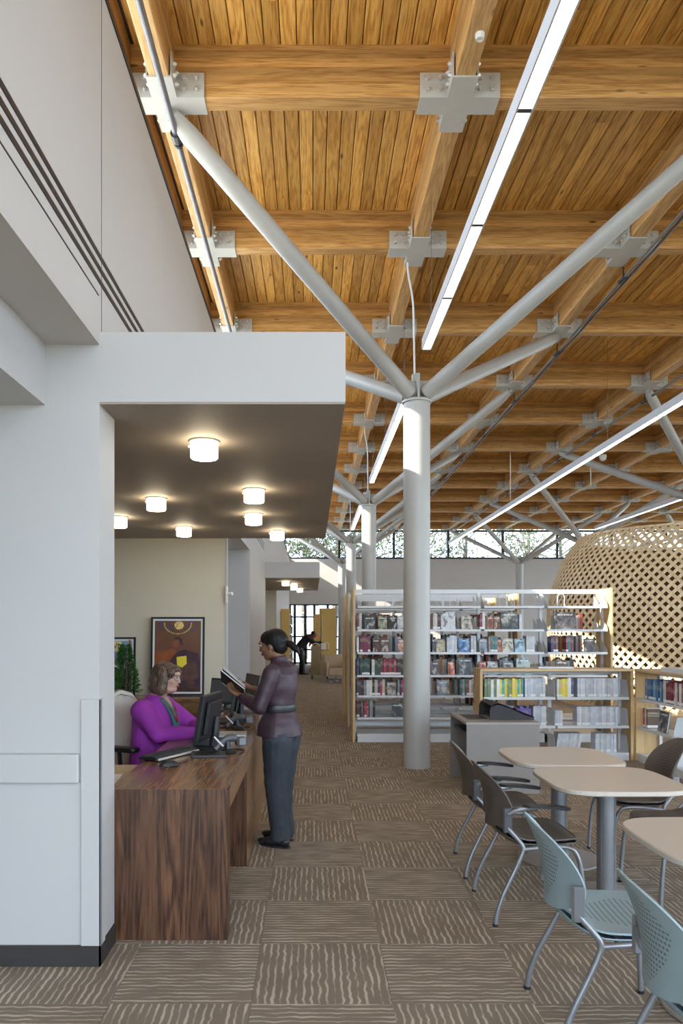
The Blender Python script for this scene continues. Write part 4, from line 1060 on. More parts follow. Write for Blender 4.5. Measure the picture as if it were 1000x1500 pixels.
def make_chair(mat, arms, lab, grp, name='stacking_chair'):
    t = empty(name, (0, 0, 0), 0, label=lab, cat='chair', group=grp)
    m = MB(); m.sheet(back_fn, 22, 26, .007); m.build('backrest', mat, t, smooth=60)
    m = MB(); m.sheet(seat_fn, 22, 24, .008); m.build('seat', mat, t, smooth=60)
    m = MB(); m.sheet(under_fn, 16, 16, .006); m.build('seat_pan', mat, t, smooth=60)
    for s in (-1, 1):
        y = s*.235
        p = smooth_path([(-.185, y*.97, .60), (-.175, y*.99, .53), (-.130, y*1.03, .475), (-.095, y*1.06, .425), (-.105, y*1.07, .375), (-.150, y*1.09, .28), (-.205, y*1.12, .17), (-.240, y*1.14, .07), (-.250, y*1.15, .004)], 4)
        m = MB(); m.tube(p, .0125, 10); m.build('leg', M['tubing'], t, smooth=True)
        p = smooth_path([(-.10, y*1.06, .412), (.05, y*1.03, .422), (.15, y*1.03, .42), (.195, y*1.04, .39), (.222, y*1.06, .30), (.240, y*1.08, .12), (.245, y*1.09, .004)], 4)
        m = MB(); m.tube(p, .0125, 10); m.build('leg', M['tubing'], t, smooth=True)
        m = MB(); m.rbox(-.200, -.150, y-.010, y+.010, .50, .635, .008); m.build('back_bracket', M['tubing'] if not arms else M['grey_plastic'], t)
        m = MB(); m.tube([(-.251, y*1.15, 0), (-.249, y*1.148, .014)], .0145, 10); m.tube([(.245, y*1.09, 0), (.244, y*1.088, .014)], .0145, 10); m.build('glide', M['black'], t)
        if arms:
            p = smooth_path([(-.175, y*1.04, .60), (-.12, y*1.10, .63), (-.02, y*1.12, .645)], 4)
            m = MB(); m.tube(p, .012, 8); m.build('arm_frame', M['tubing'], t, smooth=True)
            m = MB(); m.sheet(lambda u, v: (-.10+.26*v, y*1.13+(u-.5)*.06*(1-abs(2*v-1)**4)**.5, .655-.02*v*v), 8, 12, .016); m.build('armrest', M['black'], t, smooth=True)
    m = MB(); m.tube([(-.02, -.245, .418), (-.02, .245, .418)], .010, 8); m.tube([(.12, -.245, .42), (.12, .245, .42)], .010, 8); m.build('cross_tube', M['tubing'], t, smooth=True)
    return t
c1 = make_chair(M['taupe_shell'], True, 'taupe armchair left of the farther cafe table, farthest of the left row', 'taupe shell chairs')
c1.location = (1.26, 5.06, 0); c1.rotation_euler = (0, 0, R(-4))
def again(src, loc, rz, lab):
    o = copy_tree(src); o.location = loc; o.rotation_euler = (0, 0, rz); o['label'] = lab; return o
again(c1, (1.245, 4.31, 0), R(0), 'taupe armchair left of the middle cafe table, in front of its twin')
c5 = make_chair(M['taupe_shell'], False, 'taupe armless chair at the right of the farther table, facing the aisle', 'taupe shell chairs')
c5.location = (2.26, 5.20, 0); c5.rotation_euler = (0, 0, R(176))
again(c5, (2.22, 4.50, 0), R(182), 'taupe armless chair right of the middle table, mostly hidden by tabletop')
c3 = make_chair(M['blue_shell'], False, 'light blue shell chair beside the nearest table, fully in view', 'light blue shell chairs')
c3.location = (1.20, 3.06, 0); c3.rotation_euler = (0, 0, R(-3))
again(c3, (1.29, 2.32, 0), R(-3), 'light blue shell chair cropped by the lower right corner')

# ------------------------------------------------------------ woven basket pavilion
BC = Vector((8.32, 16.0, 0))
def interp(z, tab):
    for (za, ra), (zb, rb_) in zip(tab[:-1], tab[1:]):
        if za <= z <= zb:
            t = (z-za)/(zb-za); return ra+(rb_-ra)*t
    return tab[-1][1]
RT = [(0, 2.78), (.5, 2.93), (1.0, 3.05), (1.4, 3.11), (1.8, 3.13), (2.2, 3.09), (2.57, 3.0), (2.99, 2.86), (3.37, 2.64), (3.6, 2.42)]
def RB(z):
    return (interp(max(0, z-.12), RT)+interp(z, RT)+interp(min(3.6, z+.12), RT))/3
bs = empty('woven_pavilion', BC, 0, label='giant round woven lattice basket pavilion at the right', cat='pavilion')
def slat_mesh(sgn):
    m = MB(); n = 30; hw = .030; th = .004; ctr = []
    th0 = 0
    zs = [3.58*i/n for i in range(n+1)]
    ang = [0]
    for i in range(n):
        ang.append(ang[-1]+sgn*(zs[i+1]-zs[i])/max(2.2, RB(zs[i]))*1.0)
    P = [Vector((RB(z)*math.cos(a), RB(z)*math.sin(a), z)) for z, a in zip(zs, ang)]
    vs = []
    for i, p in enumerate(P):
        t = (P[min(i+1, n)]-P[max(i-1, 0)]).normalized(); z = zs[i]
        dr = (RB(min(z+.05, 3.6))-RB(max(0, z-.05)))/.1
        nrm = Vector((p.x, p.y, 0)).normalized(); nrm = (nrm-Vector((0, 0, dr))).normalized()
        b = t.cross(nrm).normalized(); off = nrm*(.007*sgn)
        for q in (b*hw+nrm*th, b*hw-nrm*th, -b*hw-nrm*th, -b*hw+nrm*th): vs.append(p+off+q)
    fs = [(i*4+k, i*4+(k+1) % 4, (i+1)*4+(k+1) % 4, (i+1)*4+k) for i in range(n) for k in range(4)]
    fs += [(3, 2, 1, 0), tuple(n*4+k for k in range(4))]
    m.add(vs, fs); return m.mesh('slat', M['lattice'])
sl = [slat_mesh(-1), slat_mesh(1)]
NS = 104
for s in range(2):
    for i in range(NS): put('slat', sl[s], bs, (0, 0, 0), (0, 0, 2*math.pi*i/NS+s*.02))
m = MB(); n = 96
for k in range(n):
    a0, a1 = 2*math.pi*k/n, 2*math.pi*(k+1)/n; r0, r1 = 2.33, 2.47
    v = [(r*math.cos(a), r*math.sin(a), z) for a in (a0, a1) for r in (r0, r1) for z in (3.56, 3.61)]
    m.add(v, [(1, 3, 7, 5), (0, 4, 6, 2), (2, 6, 7, 3), (0, 1, 5, 4)])
m.build('rim_hoop', M['lattice'], bs)
m = MB()
for k in range(n):
    a0, a1 = 2*math.pi*k/n, 2*math.pi*(k+1)/n; r0, r1 = 2.70, 2.84
    v = [(r*math.cos(a), r*math.sin(a), z) for a in (a0, a1) for r in (r0, r1) for z in (0, .08)]
    m.add(v, [(1, 3, 7, 5), (0, 4, 6, 2), (2, 6, 7, 3), (0, 1, 5, 4)])
m.build('base_hoop', M['lattice'], bs)
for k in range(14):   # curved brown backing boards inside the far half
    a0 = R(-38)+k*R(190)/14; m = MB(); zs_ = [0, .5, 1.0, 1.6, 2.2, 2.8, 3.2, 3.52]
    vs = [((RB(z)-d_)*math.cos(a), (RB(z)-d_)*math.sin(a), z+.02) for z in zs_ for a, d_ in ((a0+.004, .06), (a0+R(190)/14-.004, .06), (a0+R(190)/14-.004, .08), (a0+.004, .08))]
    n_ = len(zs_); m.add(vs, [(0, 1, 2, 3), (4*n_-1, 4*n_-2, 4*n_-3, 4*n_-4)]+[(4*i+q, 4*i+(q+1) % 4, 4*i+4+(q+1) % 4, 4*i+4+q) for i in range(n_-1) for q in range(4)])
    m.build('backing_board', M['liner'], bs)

# ------------------------------------------------------------ far aisle: shelves, cart, armchair, cabinet
def far_shelf(x0, x1, y0, y1, h, face, lab):
    t = empty('far_bookcase', ((x0+x1)/2, y0, 0), 0, label=lab, cat='bookshelf')
    m = MB(); m.rbox(x0, x1, y0, y0+.04, 0, h, .004); at0(m.build('end_panel', M['yellow'], t), t)
    xa, xb = (x1-.3, x1) if face > 0 else (x0, x0+.3)
    m = MB(); m.box(xa if face > 0 else xb-.02, xa+.02 if face > 0 else xb, y0+.04, y1, 0, h-.05)
    at0(m.build('back_panel', M['shelf'], t), t)
    for z in [.1+.33*i for i in range(int((h-.2)/.33)+1)]:
        m = MB(); m.box(xa, xb, y0+.04, y1, z-.02, z); at0(m.build('shelf', M['shelf'], t), t)
    return t
fs1 = far_shelf(-1.0, -.72, 24.0, 29.5, 2.24, 1, 'yellow ended bookcase against the left wall far down the aisle')
fs2 = far_shelf(.25, .87, 27.0, 31, 2.34, 1, 'wide yellow bookcase end far down the aisle behind the cart')
fs3 = far_shelf(.06, .29, 26.8, 31, 2.12, -1, 'lower yellow panel stepping out left of the wide far bookcase')
fbk = MB(); rr = random.Random(9)
for x0, x1, ys_, ye_ in ((-.98, -.74, 24.08, 29.3), (.60, .86, 27.08, 30.8)):
    for z in [.1+.33*i for i in range(6)]:
        y = ys_
        while y < ye_:
            th = rr.uniform(.03, .06); fbk.cur = rr.randrange(1, 8)
            if rr.random() < .85: fbk.box(x0+.04, x1-.02, y, y+th*.9, z+.001, z+rr.uniform(.18, .26))
            y += th
tag(fbk.build('far_books', mats_rest), 'book rows in the far aisle bookcases', 'books', kind='stuff')
ct = empty('book_cart', (.28, 23.6, 0), 0, label='olive wooden book cart before the far bookcase', cat='cart')
m = MB(); m.rbox(-.32, -.02, -.03, .03, .14, 1.05, .01); m.build('end_panel', M['cart'], ct)
m = MB(); m.rbox(-.28, -.02, .5, .56, .14, 1.05, .01); m.build('end_panel', M['cart'], ct)
for z in (.2, .55, .9):
    m = MB(); m.rbox(-.3, .26, -.02, .55, z, z+.035, .006); m.build('shelf', M['cart'], ct)
m = MB(); m.tube(smooth_path([(-.28, 0, 1.0), (-.26, 0, 1.10), (-.15, 0, 1.13), (-.06, 0, 1.1), (-.04, 0, 1.0)]), .014, 8); m.tube(smooth_path([(.10, .3, .93), (.10, .3, 1.1), (.18, .3, 1.16), (.25, .3, 1.1), (.25, .3, .93)]), .014, 8); m.build('handle', M['shelf'], ct, smooth=True)
for x, y in ((-.28, 0), (.2, 0), (-.28, .5), (.2, .5)):
    m = MB(); m.tube([(x-.02, y, .07), (x+.02, y, .07)], .07, 16); m.tube([(x, y, .1), (x, y, .2)], .015, 8); m.build('wheel', M['black'], ct)
m = MB(); m.rbox(-.08, .08, -.1, .1, 0, .2, .01); m.build('cart_books', M['paper'], None, loc=(.36, 23.85, .936)); tag(bpy.data.objects['cart_books'], 'pale stack of books on top of the book cart', 'books')
ac = empty('lounge_chair', (.72, 22.2, 0), R(15), label='tan leather lounge chair on casters beside the cart', cat='chair')
m = MB(); m.rbox(-.36, .36, -.33, .3, .22, .45, .05); m.build('seat', M['tan'], ac, smooth=True)
m = MB(); m.rbox(-.36, .36, .18, .34, .40, .83, .05); m.build('backrest', M['tan'], ac, smooth=True)
for a_, b_ in ((-.42, -.33), (.33, .42)):
    m = MB(); m.rbox(a_, b_, -.33, .32, .2, .62, .03); m.build('arm', M['tan'], ac, smooth=True)
m = MB()
for k in range(5):
    a = 2*math.pi*k/5; m.tube([(0, 0, .11), (.28*math.cos(a), .28*math.sin(a), .07)], .018, 6); m.tube([(.28*math.cos(a), .28*math.sin(a), .0), (.28*math.cos(a), .28*math.sin(a), .06)], .028, 8)
m.tube([(0, 0, .1), (0, 0, .22)], .03, 8); m.build('swivel_base', M['tubing'], ac)
cb = empty('side_cabinet', (-.72, 17.2, 0), 0, label='low brown wooden cabinet down the aisle beyond the visitor', cat='cabinet')
m = MB(); m.rbox(-.22, .22, -.3, .3, .86, .9, .005); m.build('top', M['table'], cb)
m = MB(); m.box(-.2, .2, -.28, .28, 0, .86); m.build('carcass', M['walnut_side'], cb)
m = MB(); m.rbox(-.18, .18, -.30, -.28, .08, .8, .004); m.build('door', M['maple'], cb)

# ceiling pendant rods and camera
run('hanging_rod', [(5.06, 19, ZD), (5.06, 19, 4.9)], .012, M['cable'], 'thin white rod hanging above the long right strip light', 'rod')
tg = MB(); tg.tube([(6.9, 18.44, 6.02), (6.9, 18.44, 5.15)], .012, 8); tg.tube([(6.9, 18.44, 6.0), (7.2, 18.44, 6.0), (7.2, 18.44, 5.9)], .012, 8); tg.lathe([(.002, -.1), (.07, -.07), (.09, 0), (.08, .05), (.03, .06)], (7.2, 18.44, 5.86), 16)
tag(tg.build('dome_camera', M['cable'], smooth=True), 'white dome camera under the far beams above the basket side', 'camera')

# ------------------------------------------------------------ people
def ball(m, c, r, seg=12, rot=None):
    """ellipsoid, r scalar or (rx,ry,rz)"""
    if isinstance(r, (int, float)): r = (r, r, r)
    n = seg; vs = []; c = Vector(c)
    for i in range(1, n//2+1-0):
        ph = math.pi*i/(n//2+1)
        for k in range(n):
            a = 2*math.pi*k/n; p = Vector((r[0]*math.sin(ph)*math.cos(a), r[1]*math.sin(ph)*math.sin(a), r[2]*math.cos(ph)))
            if rot is not None: p = rot @ p
            vs.append(c+p)
    rows_ = n//2
    top = Vector((0, 0, r[2])); bot = Vector((0, 0, -r[2]))
    if rot is not None: top = rot @ top; bot = rot @ bot
    vs += [c+top, c+bot]; T_ = rows_*n; fs = []
    for i in range(rows_-1):
        for k in range(n): fs.append((i*n+k, (i+1)*n+k, (i+1)*n+(k+1) % n, i*n+(k+1) % n))
    for k in range(n): fs.append((T_, k, (k+1) % n)); fs.append((T_+1, (rows_-1)*n+(k+1) % n, (rows_-1)*n+k))
    m.add(vs, fs)
def limb(m, pts, rs, seg=14):
    """rounded tapered chain"""
    for i, (p, r) in enumerate(zip(pts, rs)): ball(m, p, r, seg)
    for i in range(len(pts)-1): m.tube([pts[i], pts[i+1]], [rs[i] if isinstance(rs[i], float) else rs[i][0], rs[i+1] if isinstance(rs[i+1], float) else rs[i+1][0]], seg)
def flesh(m, name, mat, parent, vox=.008, smooth=5, fac=.5):
    o = m.build(name, mat, parent)
    r = o.modifiers.new('fuse', 'REMESH'); r.mode = 'VOXEL'; r.voxel_size = vox; r.use_smooth_shade = True
    s = o.modifiers.new('soften', 'SMOOTH'); s.factor = fac; s.iterations = smooth
    return o
def torso(m, rings):
    """rings: (center, rx, ry) stacked ellipses"""
    n = 24; vs = []
    for c, rx, ry in rings:
        for k in range(n):
            a = 2*math.pi*k/n; vs.append(Vector(c)+Vector((rx*math.cos(a), ry*math.sin(a), 0)))
    fs = [(i*n+k, i*n+(k+1) % n, (i+1)*n+(k+1) % n, (i+1)*n+k) for i in range(len(rings)-1) for k in range(n)]
    fs += [tuple(range(n-1, -1, -1)), tuple((len(rings)-1)*n+k for k in range(n))]
    m.add(vs, fs)
def head(m, c, s=1.0, Rm=None):
    """head facing +x, c = centre of skull"""
    c = Vector(c)
    def b(p, r):
        rr_ = (r, r, r) if isinstance(r, float) else r
        q = Vector(p)*s
        if Rm is not None: q = Rm @ q
        ball(m, c+q, tuple(k*s for k in rr_), 16, Rm)
    b((-.018, 0, .022), (.098, .076, .092))     # skull
    b((.030, 0, -.020), (.068, .062, .088))     # face
    b((.050, 0, -.078), (.036, .036, .030))     # chin
    b((.010, 0, -.062), (.060, .056, .045))     # jaw
    b((.082, 0, .038), (.020, .046, .024))      # brow
    b((.094, 0, -.008), (.020, .011, .024)); b((.105, 0, -.020), (.014, .015, .011))   # nose
    b((.088, 0, -.052), (.014, .024, .013))     # mouth area
    for sy in (-1, 1):
        b((.062, sy*.040, -.020), (.026, .022, .022)); b((-.008, sy*.074, -.012), (.016, .009, .030))
    return b
def hand(m, w_, d, up, side, L=.17, curl=.5, r=.0085, thumb=1):
    """w_ wrist, d pointing direction, up = back-of-hand normal, side = across; separate fingers"""
    w_ = Vector(w_); d = Vector(d).normalized(); up = Vector(up).normalized(); side = Vector(side).normalized()
    p0 = w_+d*.085
    for k in range(4):
        off = side*(k-1.5)*.019
        limb(m, [w_+d*.01+off*.6, p0+off], [.015, .0135], 8)
        ln = (.068, .076, .072, .058)[k]
        a = p0+off; dd = d
        for seg in range(3):
            dd = (dd*math.cos(curl*.8)-up*math.sin(curl*.8)).normalized(); nup = up
            up_k = (up*math.cos(curl*.8)+d*math.sin(curl*.8))
            e = a+dd*ln*(.45, .32, .25)[seg]
            limb(m, [a, e], [r, r*.9], 8); a = e
    t0 = w_+d*.025+side*thumb*.028; t1 = t0+d*.035+side*thumb*.022-up*.012; t2 = t1+d*.03-up*.008
    limb(m, [w_+d*.01+side*thumb*.015, t0, t1, t2], [.015, .013, .010, .009], 8)

# ---- standing visitor. local +x is the way she faces, rotated into the room
vis = empty('person', (-.245, 5.60, 0), R(160), label='standing person in plum belted blouse and slate trousers holding notebooks', cat='person')
b = MB()
hc = Vector((.055, 0, 1.487))
hd_ = head(b, hc, .98, Matrix.Rotation(R(10), 3, 'Y'))
limb(b, [(-.01, 0, 1.36), (.025, 0, 1.42)], [.052, .05])
torso(b, [((0, 0, .92), .09, .13), ((0, 0, 1.05), .08, .12), ((0, 0, 1.25), .085, .14), ((-.01, 0, 1.35), .06, .10)])
LSH, LEL, LWR = Vector((-.01, .165, 1.295)), Vector((.065, .225, 1.04)), Vector((.265, .14, 1.115))
RSH, REL, RWR = Vector((-.01, -.165, 1.295)), Vector((.07, -.22, 1.05)), Vector((.26, -.10, 1.15))
limb(b, [LSH, LEL, LWR], [.045, .036, .024]); limb(b, [RSH, REL, RWR], [.045, .036, .024])
hand(b, LWR, Vector((.85, -.35, .40)), Vector((.2, .3, -.9)), Vector((.4, .9, .1)), curl=.45, thumb=1)
hand(b, RWR, Vector((.85, .35, .30)), Vector((.2, -.3, -.9)), Vector((-.4, .9, -.1)), curl=.45, thumb=-1)
limb(b, [(-.01, .085, .88), (-.01, .09, .48), (-.045, .088, .10)], [.075, .05, .035]); limb(b, [(-.01, -.085, .88), (.01, -.09, .48), (.0, -.10, .10)], [.075, .05, .035])
flesh(b, 'body', M['skin_b'], vis, .006, 3)
# hair: cap pulled back + bun tie + tail
m = MB()
Rh = Matrix.Rotation(R(10), 3, 'Y')
def hp(p): return hc+Rh @ (Vector(p)*.98)
ball(m, hp((-.030, 0, .034)), (.100, .083, .094), 18, Rh); ball(m, hp((.015, 0, .060)), (.074, .070, .062), 16, Rh); ball(m, hp((-.055, 0, -.01)), (.066, .068, .07), 16, Rh)
o = flesh(m, 'hair', M['hair_b'], vis, .006, 4)
m = MB(); limb(m, [hp((-.12, 0, .0)), hp((-.150, 0, -.015)), hp((-.185, 0, -.055)), hp((-.205, 0, -.095))], [.022, .027, .026, .008], 12); flesh(m, 'ponytail', M['hair_b'], vis, .005, 3)
m = MB()
for sy in (-1, 1):
    ball(m, hp((.084, sy*.030, .014)), (.008, .012, .006), 10)
m.build('eyes', M['eye'], vis, smooth=True)
m = MB()
for sy in (-1, 1): ball(m, hp((.0885, sy*.031, .014)), (.0058, .0058, .0058), 8)
m.build('pupils', M['black'], vis, smooth=True)
m = MB()
for sy in (-1, 1): limb(m, [hp((.100, sy*.018, .034)), hp((.096, sy*.048, .036))], [.004, .003], 8)
m.build('eyebrows', M['hair_b'], vis, smooth=True)
m = MB(); ball(m, hp((.098, 0, -.049)), (.008, .022, .006), 10); ball(m, hp((.096, 0, -.058)), (.008, .018, .006), 10); m.build('lips', M['lips_b'], vis, smooth=True)
m = MB()
for sy in (-1, 1): ball(m, hp((-.008, sy*.082, -.040)), .005, 8)
m.build('earrings', M['bolt'], vis)
# blouse
m = MB()
torso(m, [((.0, 0, .815), .172, .196), ((.0, 0, .90), .150, .180), ((0, 0, .985), .115, .145), ((.0, 0, 1.02), .108, .138), ((0, 0, 1.06), .116, .148), ((.005, 0, 1.17), .130, .168), ((-.005, 0, 1.27), .118, .178), ((-.01, 0, 1.33), .088, .145), ((0, 0, 1.365), .064, .078), ((.008, 0, 1.395), .054, .060)])
limb(m, [LSH, LEL, LEL+(LWR-LEL)*.72], [.066, .056, .043]); limb(m, [RSH, REL, REL+(RWR-REL)*.72], [.066, .056, .043])
m.tube([LEL+(LWR-LEL)*.66, LEL+(LWR-LEL)*.80], [.047, .049], 14); m.tube([REL+(RWR-REL)*.66, REL+(RWR-REL)*.80], [.047, .049], 14)
m.tube([(0, 0, 1.34), (.012, 0, 1.405)], [.070, .060], 18)
o = flesh(m, 'blouse', M['plum'], vis, .007, 4)
dt = bpy.data.textures.new('folds', 'CLOUDS'); dt.noise_scale = .15; dt.noise_depth = 1
dm = o.modifiers.new('folds', 'DISPLACE'); dm.texture = dt; dm.strength = .022; dm.mid_level = .5; dm.texture_coords = 'LOCAL'
m = MB(); torso(m, [((0, 0, .995), .122, .152), ((0, 0, 1.00), .124, .154), ((0, 0, 1.045), .124, .155), ((0, 0, 1.05), .122, .153)]); m.build('belt', M['black'], vis, smooth=50)
m = MB(); m.tube([LWR-Vector((.03, -.015, .012)), LWR-Vector((.018, -.008, .007))], .030, 14); m.build('watch', M['black'], vis, smooth=True)
# trousers
m = MB()
torso(m, [((0, 0, .78), .125, .165), ((0, 0, .86), .135, .168), ((0, 0, .95), .12, .15)])
limb(m, [(-.02, .085, .80), (-.01, .09, .48), (-.03, .088, .22), (-.045, .088, .115)], [.118, .090, .076, .072]); limb(m, [(-.02, -.085, .80), (.015, -.09, .48), (.01, -.10, .22), (.0, -.10, .115)], [.118, .088, .074, .070])
m.tube([(-.045, .088, .13), (-.048, .088, .055)], [.076, .078], 16); m.tube([(.0, -.10, .13), (.0, -.10, .055)], [.074, .076], 16)
o = flesh(m, 'trousers', M['slate'], vis, .008, 4)
dt2 = bpy.data.textures.new('creases', 'CLOUDS'); dt2.noise_scale = .12
dm = o.modifiers.new('folds', 'DISPLACE'); dm.texture = dt2; dm.strength = .020; dm.texture_coords = 'LOCAL'
def shoe(cx, cy, rz, par, s=1.0, name='shoe'):
    m = MB(); Rz = Matrix.Rotation(rz, 3, 'Z')
    for p, r in (((-.055, 0, .042), (.042, .036, .040)), ((0, 0, .042), (.060, .038, .040)), ((.06, 0, .034), (.065, .043, .032)), ((.125, 0, .026), (.052, .038, .024)), ((-.05, 0, .07), (.034, .031, .030))):
        ball(m, Vector((cx, cy, .004))+Rz @ (Vector(p)*s), tuple(k*s for k in r), 14, Rz)
    o = flesh(m, name, M['black'], par, .005, 4)
    m = MB(); out = []
    for i in range(24):
        a = 2*math.pi*i/24; x_ = .03+.135*math.cos(a); y_ = .042*math.sin(a)*(1 if x_ > 0 else .85)
        q = Rz @ Vector((x_*s, y_*s, 0)); out.append((cx+q.x, cy+q.y))
    m.prism(out, .0, .014); m.build('sole', M['black'], o)
shoe(-.025, .088, -.15, vis); shoe(.025, -.105, -.15, vis)
# notebooks in her hands (top-level things)
def notebook(name, loc, lab, cover, size=(.24, .19), tilt=35, rz=160, roll=38, sp=1):
    t = empty(name, loc, 0, label=lab, cat='notebook', group='spiral notebooks held by the standing person')
    t.rotation_euler = (R(roll), R(-tilt), R(rz))
    a, w2_ = size
    m = MB(); m.rbox(-a/2, a/2, -w2_/2, w2_/2, -.006, -.003, .004); m.build('cover', cover, t)
    m = MB(); m.rbox(-a/2+.004, a/2-.004, -w2_/2+.004, w2_/2-.012, -.003, .009, .003); m.build('pages', M['paper'], t)
    m = MB()
    for i in range(20):
        x_ = -a/2+.012+i*(a-.024)/19
        m.tube([(x_, sp*(w2_/2+.006)+.010*math.cos(q), .001+.010*math.sin(q)) for q in [2*math.pi*k/8 for k in range(9)]], .0018, 5)
    m.build('spiral_binding', M['cable'], t)
    return t
fwd = Matrix.Rotation(R(160), 3, 'Z')
nb = Vector((-.245, 5.60, 0)) + fwd @ Vector((.375, .03, 1.185))
notebook('notebook', nb, 'black spiral notebook at the bottom of the pair in the hands', M['black'], sp=-1)
notebook('notebook', nb+Vector((.008, .012, .018)), 'open white paged spiral notebook lying on the black one', M['black'], size=(.23, .18), tilt=37)

# ---- seated librarian. local +x forward
lib = empty('person', (-1.27, 5.78, 0), R(-14), label='seated person in purple cardigan with glasses behind the desk', cat='person')
b = MB(); hc2 = Vector((.155, 0, 1.235)); Rt = Matrix.Rotation(R(6), 3, 'Y')
def hq(p): return hc2+Rt @ (Vector(p)*.98)
head(b, hc2, .98, Rt)
ball(b, hq((.03, 0, -.085)), (.06, .058, .035), 14)
limb(b, [(.07, 0, 1.08), (.12, 0, 1.16)], [.062, .056])
torso(b, [((.0, 0, .50), .15, .19), ((.02, 0, .75), .14, .17), ((.05, 0, .98), .11, .14), ((.07, 0, 1.06), .06, .075)])
RS, RE, RW = Vector((.035, -.185, 1.00)), Vector((.195, -.235, .835)), Vector((.42, -.03, .830))
LS, LE, LW = Vector((.045, .185, 1.00)), Vector((.29, .20, .835)), Vector((.44, .03, .850))
limb(b, [RS, RE, RW], [.055, .042, .026]); limb(b, [LS, LE, LW], [.055, .042, .026])
hand(b, RW, (.5, .85, .0), (.1, 0, 1), (.85, -.5, 0), curl=.35, thumb=-1)
hand(b, LW, (.55, -.8, -.02), (.1, 0, 1), (.8, .55, 0), curl=.35, thumb=-1)
limb(b, [(.02, .11, .52), (.42, .12, .52), (.40, .12, .10)], [.085, .06, .04]); limb(b, [(.02, -.11, .52), (.42, -.12, .52), (.40, -.12, .10)], [.085, .06, .04])
flesh(b, 'body', M['skin_l'], lib, .006, 3)
m = MB()
ball(m, hq((-.025, 0, .035)), (.108, .092, .092), 18, Rt); ball(m, hq((-.050, 0, -.03)), (.090, .094, .085), 18, Rt); ball(m, hq((-.06, 0, -.085)), (.085, .098, .055), 18, Rt)
ball(m, hq((.050, 0, .078)), (.05, .062, .030), 14, Rt)
for sy in (-1, 1):
    ball(m, hq((-.002, sy*.075, -.03)), (.045, .026, .075), 14, Rt); ball(m, hq((-.01, sy*.080, -.09)), (.055, .030, .045), 14, Rt); ball(m, hq((.045, sy*.058, .050)), (.045, .024, .035), 12, Rt)
o = flesh(m, 'hair', M['hair_l'], lib, .006, 3)
dt3 = bpy.data.textures.new('locks', 'CLOUDS'); dt3.noise_scale = .035
dm = o.modifiers.new('locks', 'DISPLACE'); dm.texture = dt3; dm.strength = .014; dm.texture_coords = 'LOCAL'
m = MB()
for sy in (-1, 1): ball(m, hq((.088, sy*.030, .012)), (.008, .012, .007), 10)
m.build('eyes', M['eye'], lib, smooth=True)
m = MB()
for sy in (-1, 1): ball(m, hq((.094, sy*.030, .012)), .0055, 8)
m.build('pupils', M['black'], lib, smooth=True)
m = MB()
for sy in (-1, 1): limb(m, [hq((.101, sy*.016, .034)), hq((.094, sy*.048, .037))], [.0035, .0025], 8)
m.build('eyebrows', M['hair_l'], lib, smooth=True)
m = MB(); ball(m, hq((.099, 0, -.049)), (.008, .021, .005), 10); ball(m, hq((.097, 0, -.057)), (.008, .017, .005), 10); m.build('lips', M['lips'], lib, smooth=True)
m = MB()
for sy in (-1, 1):
    ring = [hq((.112-.02*abs(math.cos(q)), sy*.032+.023*math.cos(q), .008+.016*math.sin(q))) for q in [2*math.pi*k/16 for k in range(17)]]
    m.tube(ring, .0018, 5); m.tube([hq((.094, sy*.055, .012)), hq((.0, sy*.084, .004))], .0018, 5)
m.tube([hq((.108, -.01, .012)), hq((.108, .01, .012))], .0018, 5); m.build('glasses', M['conduit'], lib)
m = MB()
torso(m, [((.05, 0, .47), .175, .235), ((.05, 0, .56), .185, .245), ((.055, 0, .70), .175, .235), ((.06, 0, .84), .170, .225), ((.055, 0, .95), .155, .215), ((.05, 0, 1.02), .125, .19), ((.055, 0, 1.07), .085, .12), ((.06, 0, 1.10), .066, .072)])
def cut(a, b_, k): return a+(b_-a)*k
limb(m, [RS, RE, cut(RE, RW, .93)], [.088, .070, .046]); limb(m, [LS, LE, cut(LE, LW, .93)], [.088, .068, .046])
m.tube([cut(RE, RW, .84), cut(RE, RW, .98)], [.047, .047], 14)
o = flesh(m, 'cardigan', M['purple'], lib, .008, 5)
dm = o.modifiers.new('folds', 'DISPLACE'); dm.texture = dt; dm.strength = .02; dm.texture_coords = 'LOCAL'
# open neckline: teal top and crimson lanyard as layered strips over the chest
def chest(z, y, lift):   # approx front surface of the cardigan
    tab = [(.70, .235, .24), (.84, .23, .225), (.95, .21, .215), (1.02, .175, .19), (1.07, .14, .12), (1.10, .126, .072)]
    for (za, xa, ya), (zb, xb, yb) in zip(tab[:-1], tab[1:]):
        if za <= z <= zb:
            t = (z-za)/(zb-za); xf = xa+(xb-xa)*t; yy = ya+(yb-ya)*t; break
    return Vector((xf-.06*(y/yy)**2+lift, y, z))
m = MB(); m.sheet(lambda u, v: chest(.84+.24*v, (2*u-1)*(.045+.03*v), .012), 10, 14, .01); m.build('top', M['teal'], lib, smooth=True)
m = MB()
m.tube([chest(1.08, -.062, .016), chest(1.0, -.04, .022), chest(.90, -.006, .028)], .007, 6); m.tube([chest(1.08, .062, .016), chest(1.0, .04, .022), chest(.90, .006, .028)], .007, 6); m.build('lanyard', M['crimson'], lib)
m = MB(); m.sheet(lambda u, v: chest(1.0+.09*v, (2*u-1)*.04*v, .020), 8, 8, .006); m.build('neck_opening', M['skin_l'], lib, smooth=True)
m = MB(); torso(m, [((.04, 0, .44), .165, .20), ((.04, 0, .60), .165, .20)]); limb(m, [(.02, .11, .53), (.42, .12, .53), (.40, .12, .13)], [.105, .085, .065]); limb(m, [(.02, -.11, .53), (.42, -.12, .53), (.40, -.12, .13)], [.105, .085, .065])
flesh(m, 'trousers', M['suit'], lib, .01, 4)
